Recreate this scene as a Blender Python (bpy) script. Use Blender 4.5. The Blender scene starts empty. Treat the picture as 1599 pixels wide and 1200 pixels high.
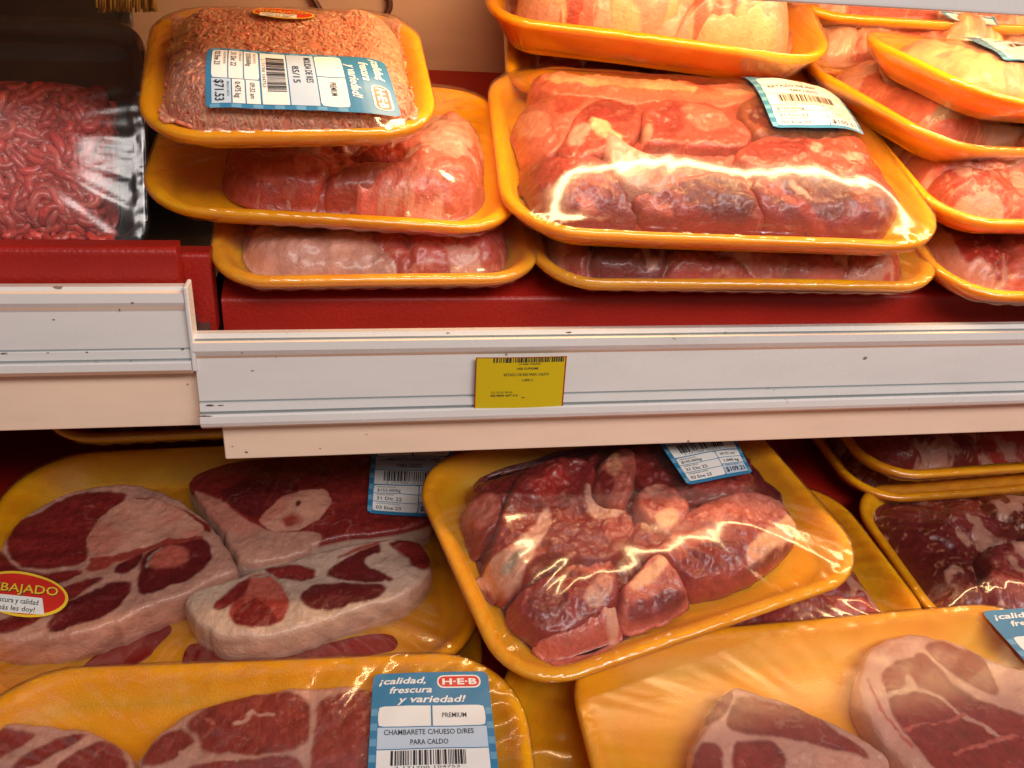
import bpy, math, random
import numpy as np
from mathutils import Matrix, Vector
R = math.radians
scene = bpy.context.scene
col = scene.collection

# ------------------------------------------------------------------ camera
F = 1330.0; CX, CY = 799.5, 600.0            # focal length in pixels of the 1599 x 1200 photograph
CAM = np.array([0.0, -0.47, 1.40])
yaw, pitch, roll = R(10.9), R(26.0), R(3.545)
fw = np.array([math.sin(yaw)*math.cos(pitch), math.cos(yaw)*math.cos(pitch), -math.sin(pitch)])
r0 = np.array([math.cos(yaw), -math.sin(yaw), 0.0]); u0 = np.cross(r0, fw)
rt = math.cos(roll)*r0 + math.sin(roll)*u0
up = -math.sin(roll)*r0 + math.cos(roll)*u0
cam = bpy.data.cameras.new('camera'); cam_o = bpy.data.objects.new('camera', cam); col.objects.link(cam_o)
cam_o.matrix_world = Matrix(((rt[0], up[0], -fw[0], CAM[0]), (rt[1], up[1], -fw[1], CAM[1]),
                             (rt[2], up[2], -fw[2], CAM[2]), (0, 0, 0, 1)))
cam.sensor_width = 36.0; cam.lens = 36.0*F/1599.0; cam.clip_start = 0.01; cam.clip_end = 50
scene.camera = cam_o

# ------------------------------------------------------------------ world, lamps, exposure
world = bpy.data.worlds.new('World'); scene.world = world; world.use_nodes = True
wb = world.node_tree.nodes['Background']; wb.inputs[0].default_value = (1.0, 0.93, 0.88, 1); wb.inputs[1].default_value = 0.08

def area(name, loc, target, size, size_y, power, color, spread=180):
    l = bpy.data.lights.new(name, 'AREA'); l.shape = 'RECTANGLE'; l.size = size; l.size_y = size_y
    l.energy = power; l.color = color; l.spread = R(spread)
    o = bpy.data.objects.new(name, l); col.objects.link(o); o.location = loc
    o.rotation_euler = (Vector(target)-Vector(loc)).to_track_quat('-Z', 'Y').to_euler()
    return o
area('case_tube_lamp', (0.64, 0.035, 1.470), (0.64, 0.17, 1.24), 1.22, 0.040, 6.5, (1.0, 0.68, 0.33))
area('store_ceiling_lamp', (0.46, -1.45, 2.5), (0.1, 0.0, 1.1), 1.4, 0.45, 22, (1.0, 0.92, 0.87))
area('aisle_ceiling_lamp', (1.3, -1.4, 2.4), (0.3, 0.0, 1.1), 1.0, 0.35, 7, (1.0, 0.93, 0.85))
scene.view_settings.view_transform = 'Standard'; scene.view_settings.look = 'None'
scene.view_settings.exposure = 0.38; scene.view_settings.gamma = 1.0
scene.render.engine = 'CYCLES'
scene.cycles.transparent_max_bounces = 24

# ------------------------------------------------------------------ picture rays
def ray(x, y): return fw + rt*(x-CX)/F - up*(y-CY)/F
def on(x, y, ax, val):
    v = ray(x, y); return CAM + v*((val-CAM[ax])/v[ax])

# ------------------------------------------------------------------ noise
def _h(ix, iy, s):
    n = (ix.astype(np.int64)*374761393 + iy.astype(np.int64)*668265263 + s*1442695041) & 0xffffffff
    n = ((n ^ (n >> 13))*1274126177) & 0xffffffff
    n = n ^ (n >> 16)
    return (n & 0xffffff)/float(0xffffff)*2-1
def vnoise(x, y, s=0):
    x = np.asarray(x, float); y = np.asarray(y, float)
    ix = np.floor(x); iy = np.floor(y); fx = x-ix; fy = y-iy
    fx = fx*fx*fx*(fx*(fx*6-15)+10); fy = fy*fy*fy*(fy*(fy*6-15)+10)
    a = _h(ix, iy, s); b = _h(ix+1, iy, s); c = _h(ix, iy+1, s); d = _h(ix+1, iy+1, s)
    return (a*(1-fx)+b*fx)*(1-fy)+(c*(1-fx)+d*fx)*fy
def fbm(x, y, s=0, o=4):
    x = np.asarray(x, float); y = np.asarray(y, float)
    t = 0; a = 1; k = 0
    for i in range(o):
        c, q = math.cos(1.1*i+.4), math.sin(1.1*i+.4)
        t = t + a*vnoise((x*c-y*q)*2**i + 17.3*i, (x*q+y*c)*2**i - 9.1*i, s+i*101); k += a; a *= .5
    return t/k*1.6
def sstep(a, b, x):
    t = np.clip((x-a)/(b-a), 0, 1); return t*t*(3-2*t)
def smooth_poly(p, n=2):
    p = np.asarray(p, float)
    for _ in range(n):
        q = np.roll(p, -1, 0); p = np.stack([.75*p+.25*q, .25*p+.75*q], 1).reshape(-1, 2)
    return p
def sdist(X, Y, poly):
    """signed distance to a closed polygon, positive inside, and the nearest point"""
    X = X.ravel(); Y = Y.ravel(); best = np.full(X.shape, 1e9); bx = X.copy(); by = Y.copy(); ins = np.zeros(X.shape, bool)
    n = len(poly)
    for i in range(n):
        ax, ay = poly[i]; cx, cy = poly[(i+1) % n]; dx, dy = cx-ax, cy-ay; L = dx*dx+dy*dy+1e-18
        t = np.clip(((X-ax)*dx+(Y-ay)*dy)/L, 0, 1); qx = ax+t*dx; qy = ay+t*dy
        d = (X-qx)**2+(Y-qy)**2; m = d < best; best[m] = d[m]; bx[m] = qx[m]; by[m] = qy[m]
        if ay != cy:
            ins ^= ((ay > Y) != (cy > Y)) & (X < (cx-ax)*(Y-ay)/(cy-ay)+ax)
    d = np.sqrt(best); return np.where(ins, d, -d), bx, by
def ldist(X, Y, pts):
    best = np.full(X.shape, 1e9)
    for (ax, ay), (cx, cy) in zip(pts[:-1], pts[1:]):
        dx, dy = cx-ax, cy-ay; L = dx*dx+dy*dy+1e-18
        t = np.clip(((X-ax)*dx+(Y-ay)*dy)/L, 0, 1)
        best = np.minimum(best, (X-ax-t*dx)**2+(Y-ay-t*dy)**2)
    return np.sqrt(best)

# ------------------------------------------------------------------ materials
def new_mat(name):
    m = bpy.data.materials.new(name); m.use_nodes = True; nt = m.node_tree
    return m, nt, nt.nodes['Principled BSDF']
def nd(nt, t, **k):
    n = nt.nodes.new(t)
    for a, b in k.items(): setattr(n, a, b)
    return n
def noise_node(nt, scale, detail=4, vec=None, rough=.5, dist=0):
    n = nd(nt, 'ShaderNodeTexNoise'); n.inputs['Scale'].default_value = scale; n.inputs['Detail'].default_value = detail
    n.inputs['Roughness'].default_value = rough; n.inputs['Distortion'].default_value = dist
    if vec is not None: nt.links.new(vec, n.inputs['Vector'])
    return n
def coords(nt, sc=(1, 1, 1), rz=0):
    tc = nd(nt, 'ShaderNodeTexCoord'); mp = nd(nt, 'ShaderNodeMapping')
    mp.inputs['Scale'].default_value = sc; mp.inputs['Rotation'].default_value = (0, 0, rz)
    nt.links.new(tc.outputs['Object'], mp.inputs['Vector']); return mp.outputs['Vector']
def ramp(nt, fac, stops):
    r = nd(nt, 'ShaderNodeValToRGB'); e = r.color_ramp.elements
    while len(e) < len(stops): e.new(.5)
    for el, (p, c) in zip(e, stops): el.position = p; el.color = (*c, 1) if len(c) == 3 else c
    nt.links.new(fac, r.inputs['Fac']); return r.outputs['Color']
def bump(nt, h, strength, dist, normal=None):
    b = nd(nt, 'ShaderNodeBump'); b.inputs['Strength'].default_value = strength; b.inputs['Distance'].default_value = dist
    nt.links.new(h, b.inputs['Height'])
    if normal is not None: nt.links.new(normal, b.inputs['Normal'])
    return b.outputs['Normal']
def mixc(nt, a, b, fac, mode='MIX'):
    m = nd(nt, 'ShaderNodeMix', data_type='RGBA', blend_type=mode)
    for s, v in ((m.inputs['Factor'], fac), (m.inputs['A'], a), (m.inputs['B'], b)):
        if hasattr(v, 'is_linked'): nt.links.new(v, s)
        else: s.default_value = v if not isinstance(v, tuple) else (*v, 1)
    return m.outputs['Result']

def plain(name, c, rough=.5, metal=0, coat=0, spec=.5):
    m, nt, p = new_mat(name); p.inputs['Base Color'].default_value = (*c, 1); p.inputs['Roughness'].default_value = rough
    p.inputs['Metallic'].default_value = metal; p.inputs['Coat Weight'].default_value = coat
    p.inputs['Specular IOR Level'].default_value = spec
    return m
def foam_mat():
    m, nt, p = new_mat('yellow_foam'); v = coords(nt)
    n = noise_node(nt, 28, 4, v); n2 = noise_node(nt, 900, 2, v)
    c = ramp(nt, n.outputs['Fac'], [(.28, (.80, .30, .001)), (.5, (.86, .35, .0012)), (.66, (.87, .375, .003)), (.8, (.88, .44, .03))])
    nt.links.new(c, p.inputs['Base Color']); p.inputs['Roughness'].default_value = .42
    p.inputs['Subsurface Weight'].default_value = .55; p.inputs['Subsurface Radius'].default_value = (1, .30, .01)
    p.inputs['Subsurface Scale'].default_value = .014
    p.inputs['Coat Weight'].default_value = .08; p.inputs['Coat Roughness'].default_value = .3; p.inputs['Specular IOR Level'].default_value = .22
    nn = bump(nt, n2.outputs['Fac'], .5, .0008)
    nn = bump(nt, noise_node(nt, 60, 3, v).outputs['Fac'], .25, .002, nn)
    nt.links.new(nn, p.inputs['Normal']); return m
def meat_mat(name='meat_surface', grain=1.0, rough=.38, sss=.22):
    m, nt, p = new_mat(name); v = coords(nt)
    a = nd(nt, 'ShaderNodeAttribute'); a.attribute_name = 'col'
    n = noise_node(nt, 170, 5, v, .6); vs = coords(nt, (1, .22, 1), .5); n2 = noise_node(nt, 520, 3, vs, .6)
    k = ramp(nt, n.outputs['Fac'], [(.28, (.78, .70, .72)), (.5, (1, 1, 1)), (.72, (1.18, 1.25, 1.25))])
    sx = nd(nt, 'ShaderNodeSeparateColor'); nt.links.new(a.outputs['Color'], sx.inputs[0])
    mr = nd(nt, 'ShaderNodeMapRange'); nt.links.new(sx.outputs[1], mr.inputs[0]); mr.inputs[1].default_value = .03; mr.inputs[2].default_value = .25
    mr.inputs[3].default_value = 1; mr.inputs[4].default_value = .2
    c = mixc(nt, a.outputs['Color'], k, mr.outputs[0], 'MULTIPLY')
    k2 = ramp(nt, n2.outputs['Fac'], [(.3, (.86, .82, .82)), (.7, (1.12, 1.15, 1.15))])
    c = mixc(nt, c, k2, mr.outputs[0], 'MULTIPLY')
    nt.links.new(c, p.inputs['Base Color']); p.inputs['Roughness'].default_value = rough
    p.inputs['Subsurface Weight'].default_value = sss; p.inputs['Subsurface Radius'].default_value = (1, .3, .2)
    p.inputs['Subsurface Scale'].default_value = .004
    p.inputs['Coat Weight'].default_value = .35; p.inputs['Coat Roughness'].default_value = .16
    nn = bump(nt, n.outputs['Fac'], .6, .0024); nn = bump(nt, n2.outputs['Fac'], .5, .0009, nn)
    nt.links.new(nn, p.inputs['Normal']); return m
def film_mat(name='clear_film', haze=.004, stretch=(1, 1, 1), seedrot=.6, bstr=.35, rough=.12):
    m, nt, p = new_mat(name); nt.nodes.remove(p); out = nt.nodes['Material Output']
    v = coords(nt); vs = coords(nt, (1, .12, 1), seedrot)
    n1 = noise_node(nt, 45, 3, v, .5); n2 = noise_node(nt, 260, 3, vs, .55)
    nn = bump(nt, n1.outputs['Fac'], bstr*.8, .0035); nn = bump(nt, n2.outputs['Fac'], bstr, .0007, nn)
    g = nd(nt, 'ShaderNodeBsdfGlossy'); g.inputs['Roughness'].default_value = rough; nt.links.new(nn, g.inputs['Normal'])
    g.inputs['Color'].default_value = (1, 1, 1, 1)
    t = nd(nt, 'ShaderNodeBsdfTransparent'); t.inputs['Color'].default_value = (.97, .97, .97, 1)
    d = nd(nt, 'ShaderNodeBsdfDiffuse'); d.inputs['Color'].default_value = (.8, .8, .8, 1)
    fr = nd(nt, 'ShaderNodeFresnel'); fr.inputs['IOR'].default_value = 1.5; nt.links.new(nn, fr.inputs['Normal'])
    mu = nd(nt, 'ShaderNodeMath', operation='MULTIPLY_ADD'); nt.links.new(fr.outputs[0], mu.inputs[0])
    mu.inputs[1].default_value = 1.2; mu.inputs[2].default_value = .008
    mn = nd(nt, 'ShaderNodeMath', operation='MINIMUM'); nt.links.new(mu.outputs[0], mn.inputs[0]); mn.inputs[1].default_value = .42; mu = mn
    m1 = nd(nt, 'ShaderNodeMixShader'); m1.inputs[0].default_value = haze
    nt.links.new(t.outputs[0], m1.inputs[1]); nt.links.new(d.outputs[0], m1.inputs[2])
    m2 = nd(nt, 'ShaderNodeMixShader'); nt.links.new(mu.outputs[0], m2.inputs[0])
    nt.links.new(m1.outputs[0], m2.inputs[1]); nt.links.new(g.outputs[0], m2.inputs[2])
    nt.links.new(m2.outputs[0], out.inputs['Surface']); return m
def pad_mat():
    m, nt, p = new_mat('red_pad'); v = coords(nt)
    n = noise_node(nt, 14, 4, v); vo = nd(nt, 'ShaderNodeTexVoronoi'); vo.inputs['Scale'].default_value = 420; nt.links.new(v, vo.inputs['Vector'])
    c = ramp(nt, n.outputs['Fac'], [(.3, (.30, .009, .004)), (.7, (.38, .012, .005))])
    nt.links.new(c, p.inputs['Base Color']); p.inputs['Roughness'].default_value = .46
    nn = bump(nt, vo.outputs['Distance'], .3, .0007); nn = bump(nt, noise_node(nt, 500, 3, v).outputs['Fac'], .3, .0005, nn)
    nt.links.new(nn, p.inputs['Normal']); return m
def paint_mat(name, c, rough, spots=True):
    m, nt, p = new_mat(name); v = coords(nt, (.25, 1, 1)); v1 = coords(nt)
    n = noise_node(nt, 30, 5, v, .6)
    cc = ramp(nt, n.outputs['Fac'], [(.3, tuple(x*.86 for x in c)), (.42, tuple(x*.95 for x in c)), (.6, c)])
    if spots:
        vo = noise_node(nt, 75, 2, v1, .7)
        mk = ramp(nt, vo.outputs['Fac'], [(.735, (0, 0, 0)), (.77, (1, 1, 1))])
        cc = mixc(nt, cc, (.25, .17, .12), mk)
    nt.links.new(cc, p.inputs['Base Color'])
    rr = ramp(nt, noise_node(nt, 22, 5, v1, .65).outputs['Fac'], [(.3, (rough*.7,)*3), (.7, (rough*1.9,)*3)]); nt.links.new(rr, p.inputs['Roughness'])
    nt.links.new(bump(nt, noise_node(nt, 18, 3, v).outputs['Fac'], .12, .003), p.inputs['Normal']); return m
M = dict(filmcalm=film_mat('smooth_film', .008, seedrot=.2, rough=.17, bstr=.06), filmcrisp=film_mat('crinkled_film', .007, seedrot=.9, rough=.15, bstr=.10), foam=foam_mat(), meat=meat_mat(), steak=meat_mat('steak_surface', 1, .33, .25), mince=meat_mat('mince_surface', 1, .4, .5),
         film=film_mat(bstr=.17), filmhazy=film_mat('hazy_film', .02, seedrot=1.2, bstr=.25), filmdark=film_mat('bag_film', .03, seedrot=.1, bstr=.08, rough=.2),
         pad=pad_mat(), rail=paint_mat('white_rail', (.74, .70, .685), .2), lip=paint_mat('warm_bounce_paint', (.86, .63, .48), .45),  # lip: white paint, its colour carries warm light bounced up from trays
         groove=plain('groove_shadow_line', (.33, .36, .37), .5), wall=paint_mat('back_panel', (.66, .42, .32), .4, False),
         black=plain('black_plastic', (.012, .012, .014), .18, coat=.3), metal=plain('dull_metal', (.22, .2, .18), .4, .8),
         grime=plain('grime', (.09, .06, .045), .8), rust=plain('rust', (.16, .05, .03), .8), cable=plain('brown_cable', (.10, .028, .02), .4),
         gold=plain('gold_fibre', (.55, .32, .08), .4, .3), deepred=plain('case_liner', (.12, .008, .006), .5),
         blue=plain('label_blue', (.03, .19, .36), .35), pale=plain('label_pale_blue', (.50, .60, .72), .4), white=plain('label_white', (.80, .78, .76), .4),
         ink=plain('print_black', (.02, .02, .025), .5), red=plain('print_red', (.62, .03, .02), .3), yellow=plain('print_yellow', (.85, .55, .04), .35),
         tagyellow=plain('tag_yellow', (.60, .43, .004), .35), lightblue=plain('label_light_blue', (.12, .32, .50), .4), tagred=plain('tag_red', (.35, .02, .015), .4),
         blood=plain('blood', (.24, .002, .001), .25, spec=.1))

# ------------------------------------------------------------------ linking
def thing(name, label, cat, mat=Matrix(), group=None, kind=None):
    o = bpy.data.objects.new(name, None); col.objects.link(o); o.matrix_world = mat; o.empty_display_size = .02
    o['label'] = label; o['category'] = cat
    if group: o['group'] = group
    if kind: o['kind'] = kind
    return o
def tag(o, label, cat, group=None):
    o['label'] = label; o['category'] = cat
    if group: o['group'] = group
    return o
def mesh_obj(name, V, Fc, mats, parent=None, smooth=True, colors=None, midx=None, kind=None, label=None):
    me = bpy.data.meshes.new(name); V = np.asarray(V, float)
    me.from_pydata(V.tolist(), [], [list(map(int, f)) for f in Fc] if not isinstance(Fc, np.ndarray) else Fc.tolist())
    for m in (mats if isinstance(mats, (list, tuple)) else [mats]): me.materials.append(m)
    if smooth: me.polygons.foreach_set('use_smooth', [True]*len(me.polygons))
    if midx is not None: me.polygons.foreach_set('material_index', list(midx))
    if colors is not None:
        a = me.color_attributes.new('col', 'FLOAT_COLOR', 'POINT')
        a.data.foreach_set('color', np.concatenate([colors, np.ones((len(colors), 1))], 1).astype(np.float32).ravel())
    me.validate(); me.update()
    o = bpy.data.objects.new(name, me); col.objects.link(o)
    if parent is not None: o.parent = parent
    if kind: o['kind'] = kind
    if label: o['label'] = label
    return o
def box_mesh(lo, hi, b=.001):
    import bmesh
    bm = bmesh.new(); bmesh.ops.create_cube(bm, size=1)
    for v in bm.verts: v.co = Vector([lo[i]+(v.co[i]+.5)*(hi[i]-lo[i]) for i in range(3)])
    if b: bmesh.ops.bevel(bm, geom=bm.edges[:], offset=b, segments=3, profile=.6, affect='EDGES')
    bm.verts.ensure_lookup_table()
    V = [v.co[:] for v in bm.verts]; Fc = [[v.index for v in f.verts] for f in bm.faces]; bm.free(); return V, Fc
def box(name, lo, hi, m, b=.001, parent=None, kind=None):
    V, Fc = box_mesh(lo, hi, b); return mesh_obj(name, V, Fc, m, parent, smooth=False, kind=kind)
def tube_arrays(P, r, ns=6, taper=False):
    P = np.asarray(P, float); n = len(P); T = np.gradient(P, axis=0); T /= np.linalg.norm(T, axis=1)[:, None]+1e-12
    ref = np.array([0, 0, 1.]) if abs(T[:, 2]).max() < .8 else np.array([.3, .9, .1])
    A = np.cross(T, ref); A /= np.linalg.norm(A, axis=1)[:, None]+1e-12; B = np.cross(T, A)
    th = np.arange(ns)/ns*2*np.pi; rr = np.full(n, r)
    if taper: rr = r*np.sqrt(np.clip(1-np.linspace(-1, 1, n)**8, .1, 1)); 
    V = (P[:, None]+rr[:, None, None]*(np.cos(th)[None, :, None]*A[:, None]+np.sin(th)[None, :, None]*B[:, None])).reshape(-1, 3)
    Fc = [[i*ns+j, i*ns+(j+1) % ns, (i+1)*ns+(j+1) % ns, (i+1)*ns+j] for i in range(n-1) for j in range(ns)]
    Fc += [list(range(ns))[::-1], [(n-1)*ns+j for j in range(ns)]]
    return V, Fc
def extrude_profile(name, prof, x0, x1, mats, midx=None, parent=None, nseg=1, smooth=False):
    """closed profile [(y, z)] swept along x"""
    n = len(prof); xs = np.linspace(x0, x1, nseg+1); V = [(x, y, z) for x in xs for y, z in prof]
    Fc = [[s*n+i, s*n+(i+1) % n, (s+1)*n+(i+1) % n, (s+1)*n+i] for s in range(nseg) for i in range(n)]
    mi = [(midx[i] if midx else 0) for s in range(nseg) for i in range(n)]
    Fc += [list(range(n))[::-1], [nseg*n+i for i in range(n)]]; mi += [0, 0]
    return mesh_obj(name, V, Fc, mats, parent, smooth=smooth, midx=mi)

# ------------------------------------------------------------------ grid surface cut to an outline
def grid_surface(poly, s, zf, skirt=None):
    """poly closed outline; zf(X, Y, D) -> Z; skirt: list of (outward offset, absolute or relative drop)"""
    lo = poly.min(0)-2*s; hi = poly.max(0)+2*s
    nx = int((hi[0]-lo[0])/s)+1; ny = int((hi[1]-lo[1])/s)+1
    X, Y = np.meshgrid(lo[0]+np.arange(nx)*s, lo[1]+np.arange(ny)*s)
    D, bx, by = sdist(X, Y, poly); D = D.reshape(X.shape); bx = bx.reshape(X.shape); by = by.reshape(X.shape)
    ins = D > s*.35
    cell = ins[:-1, :-1] | ins[1:, :-1] | ins[:-1, 1:] | ins[1:, 1:]
    used = np.zeros(X.shape, bool)
    for a in (slice(None, -1), slice(1, None)):
        for b in (slice(None, -1), slice(1, None)): used[a, b] |= cell
    snap = used & ~ins
    X = np.where(snap, bx, X); Y = np.where(snap, by, Y); D = np.where(snap, 0, D)
    idx = -np.ones(X.shape, int); idx[used] = np.arange(used.sum())
    xs, ys, ds = X[used], Y[used], D[used]
    zs = zf(xs, ys, ds)
    jj, ii = np.nonzero(cell)
    Fq = np.stack([idx[jj, ii], idx[jj, ii+1], idx[jj+1, ii+1], idx[jj+1, ii]], 1)
    V = np.stack([xs, ys, zs], 1)
    src = np.arange(len(V)); sk = np.zeros(len(V))
    if skirt:
        E = np.concatenate([Fq[:, [0, 1]], Fq[:, [1, 2]], Fq[:, [2, 3]], Fq[:, [3, 0]]])
        key = np.sort(E, 1); kk = key[:, 0]*1000003+key[:, 1]
        _, inv, cnt = np.unique(kk, return_inverse=True, return_counts=True)
        BE = E[cnt[inv] == 1]; bv = np.unique(BE); pos = {v: i for i, v in enumerate(bv)}
        # outward normal from boundary edges
        N = np.zeros((len(V), 2)); dv = V[BE[:, 1], :2]-V[BE[:, 0], :2]
        nn = np.stack([dv[:, 1], -dv[:, 0]], 1)
        for k in (0, 1): np.add.at(N, BE[:, k], nn)
        N = N[bv]; N /= np.linalg.norm(N, axis=1)[:, None]+1e-12
        prev = bv; allV = [V]; allF = [Fq]; base = len(V); srcs = [src]; sks = [sk]; remap = np.full(len(V), -1); remap[bv] = np.arange(len(bv))
        B0 = V[bv]
        for si, (off, zfun) in enumerate(skirt):
            W = B0.copy(); W[:, :2] += N*off; W[:, 2] = zfun(B0)
            cur = base+np.arange(len(bv)); a = remap[BE[:, 0]]; b = remap[BE[:, 1]]
            allF.append(np.stack([prev[b], prev[a], cur[a], cur[b]], 1)); allV.append(W)
            srcs.append(bv); sks.append(np.full(len(bv), (si+1)/len(skirt))); prev = cur; base += len(bv)
        V = np.concatenate(allV); Fq = np.concatenate(allF); src = np.concatenate(srcs); sk = np.concatenate(sks)
    return V, Fq, src, sk, ds

# ------------------------------------------------------------------ colours of meat (linear base colours)
CC = dict(lean=(.25, .017, .014), dark=(.15, .009, .010), red=(.38, .024, .015), pink=(.52, .118, .080), fat=(.60, .30, .22), white=(.62, .42, .325),
          palefat=(.80, .39, .21), bone=(.66, .31, .22), purple=(.23, .026, .026), grey=(.36, .26, .20), brown=(.22, .05, .022), rose=(.38, .050, .034), steak=(.30, .030, .020))
CC = {k: np.array(v) for k, v in CC.items()}

# ------------------------------------------------------------------ a wrapped package
def rrect(w, d, r, n=10, m=6):
    P = []
    hx, hy = w/2, d/2; r = min(r, hx*.98, hy*.98)
    for k, (cx, cy) in enumerate(((hx-r, -hy+r), (hx-r, hy-r), (-hx+r, hy-r), (-hx+r, -hy+r))):
        a0 = -math.pi/2+k*math.pi/2
        for i in range(n+1):
            a = a0+i/n*math.pi/2; P.append((cx+r*math.cos(a), cy+r*math.sin(a)))
        a = a0+math.pi/2; nx_, ny_ = [((hx-r, hy-r)), ((-hx+r, hy-r)), ((-hx+r, -hy+r)), ((hx-r, -hy+r))][k]
        ex, ey = nx_+r*math.cos(a), ny_+r*math.sin(a)
        sx, sy = P[-1]
        for i in range(1, m): P.append((sx+(ex-sx)*i/m, sy+(ey-sy)*i/m))
    return np.array(P)
class Pack:
    def __init__(s, label, x, y, z0, tilt, w, d, yawd=0, rolld=0, H=.024, wall=.026, rad=.045, top=.02, er=.03, minset=.024,
                 shape='mound', seed=1, foam='foam', cat='meat tray', name='meat_package', group='trays of packaged meat', fbase=None, offs=(0, 0)):
        s.w, s.d, s.H, s.wall, s.rad, s.seed = w, d, H, wall, rad, seed
        s.top, s.er, s.minset, s.shape = top, er, minset, shape; s.floor = -H+.0045; s.offs = offs
        n = np.array([-math.tan(R(rolld)), -math.tan(R(tilt)), 1.]); n /= np.linalg.norm(n)
        ex = np.array([1, 0, math.tan(R(rolld))]); ex /= np.linalg.norm(ex); ey = np.cross(n, ex)
        c, q = math.cos(R(yawd)), math.sin(R(yawd)); ax = c*ex+q*ey; ay = -q*ex+c*ey
        o = np.array([x, y, z0+x*math.tan(R(rolld))+y*math.tan(R(tilt))])
        s.A = np.stack([ax, ay, n], 1); s.o = o
        s.root = thing(name, label, cat, Matrix([[*s.A[i], o[i]] for i in range(3)]+[[0, 0, 0, 1]]), group)
        s.clip = .015
        s.make_tray(M[foam]); s.heights = []; s.fh = None
        s.lc = s.A.T@(CAM-o)
    def wallz(s, P):
        d, _, _ = sdist(P[:, 0], P[:, 1], rrect(s.w, s.d, s.rad)); W, H = s.wall, s.H
        return np.interp(d, [.008, .010, W*.62, W-.001, W+.003, W+.009], [-.002, -.004, -H*.62, -H+.0075, -H+.0052, -H+.0045])+.0008
    def local_ray(s, x, y): return s.A.T@ray(x, y)
    def env(s, X, Y):
        X = np.asarray(X, float); Y = np.asarray(Y, float)
        if s.shape == 'flat': return np.full(X.shape, s.top)
        hx, hy = s.w/2-s.minset, s.d/2-s.minset; rr = .03
        qx = np.abs(X-s.offs[0])-hx+rr; qy = np.abs(Y-s.offs[1])-hy+rr
        D = -(np.hypot(np.maximum(qx, 0), np.maximum(qy, 0))+np.minimum(np.maximum(qx, qy), 0)-rr)
        t = np.clip(D/s.er, 0, 1)
        b = s.floor+.004
        return b+(s.top-b)*np.sqrt(np.clip(1-(1-t)**2, 0, 1))+.003*fbm(X*30, Y*30, s.seed, 2)*t
    def px(s, pts, surf=None, h=None):
        out = []
        for (x, y) in pts:
            v = s.local_ray(x, y); z = s.top if h is None else h
            for _ in range(1 if h is not None else 16):
                t = (z-s.lc[2])/v[2]; p = s.lc+v*t
                if h is None: z = .5*z+.5*float((surf or s.env)(p[0], p[1]))
            out.append((p[0], p[1]))
        return np.array(out)
    def make_tray(s, m):
        H, W = s.H, s.wall
        prof = [(W+.004, -H), (W, -H), (W-.005, -H+.0015), (.006, -.0085), (.0022, -.0068), (.0004, -.0048), (0, -.003), (.0004, -.0013), (.0016, -.0004), (.0035, 0), (.0055, -.0003), (.0075, -.0016),
                (.010, -.004), (W*.62, -H*.62), (W-.001, -H+.0075), (W+.003, -H+.0052), (W+.009, -H+.0045)]
        V = []; Fc = []; n = None
        for k, (ins, z) in enumerate(prof):
            P = rrect(s.w-2*ins, s.d-2*ins, max(s.rad-ins*.8, .008)); n = len(P)
            for (x, y) in P: V.append((x, y, z+.0012*math.sin(x*21+s.seed)*math.cos(y*17+s.seed*2)))
        for k in range(len(prof)-1):
            for i in range(n): Fc.append([k*n+i, k*n+(i+1) % n, (k+1)*n+(i+1) % n, (k+1)*n+i])
        Fc.append([i for i in range(n)][::-1]); Fc.append([(len(prof)-1)*n+i for i in range(n)])
        mesh_obj('foam_tray', V, Fc, m, s.root)
    def piece(s, outline, base='lean', regions=(), lines=(), name='meat_piece', lift=0, er=.007, drop=.006, side=None, thick=None, sp=.0011, warp=.0012,
              bumpy=.0012, seed=None, marb=.35, mat='meat', local=False, tilt=(0, 0), fatn=0.0, label=None, reg_soft=.0013, sidefat=None):
        sd = seed if seed is not None else len(s.heights)*7+s.seed*31
        pl = np.array(outline) if local else s.px(outline, surf=(lambda a, b: s.env(a, b)+lift))
        lim = rrect(s.w-2*s.clip, s.d-2*s.clip, max(s.rad-s.clip*.8, .01)); dd, qx, qy = sdist(pl[:, 0], pl[:, 1], lim); pl = np.where((dd < 0)[:, None], np.stack([qx, qy], 1), pl)
        pl = smooth_poly(pl, 2)
        wv = fbm(pl[:, 0]*120, pl[:, 1]*120, sd, 3); cen = pl.mean(0); rr = pl-cen; L = np.linalg.norm(rr, axis=1)[:, None]+1e-9
        pl = pl+rr/L*(wv*warp)[:, None]
        if np.sum(pl[:, 0]*np.roll(pl[:, 1], -1)-np.roll(pl[:, 0], -1)*pl[:, 1]) < 0: pl = pl[::-1]
        def top(X, Y, D):
            t = np.clip(D/er, 0, 1); p = np.sqrt(np.clip(1-(1-t)**2, 0, 1))
            z = s.env(X, Y)+lift+tilt[0]*(X-cen[0])+tilt[1]*(Y-cen[1])-(1-p)*drop+bumpy*fbm(X*70, Y*70, sd+3, 4)*t+bumpy*.45*fbm(X*230, Y*230, sd+5, 3)*t
            return np.maximum(z, s.wallz(np.stack([np.ravel(X), np.ravel(Y)], 1)).reshape(np.shape(X))+.0012)
        f0 = s.floor+.0006
        th = thick
        zb = (lambda B, k: B[:, 2]*(1-k)+np.minimum(B[:, 2]-.0005, s.wallz(B))*k)
        bul = .0022 if drop > .004 else .001
        jit = lambda k: k
        sk = [(bul*math.sin(math.pi*min(k*1.15, 1)), (lambda B, k=k: zb(B, k))) for k in (.12, .26, .42, .58, .75, .9, 1.0)]
        V, Fq, src, skv, ds = grid_surface(pl, sp, top, sk)
        X, Y = V[:, 0], V[:, 1]
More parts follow.
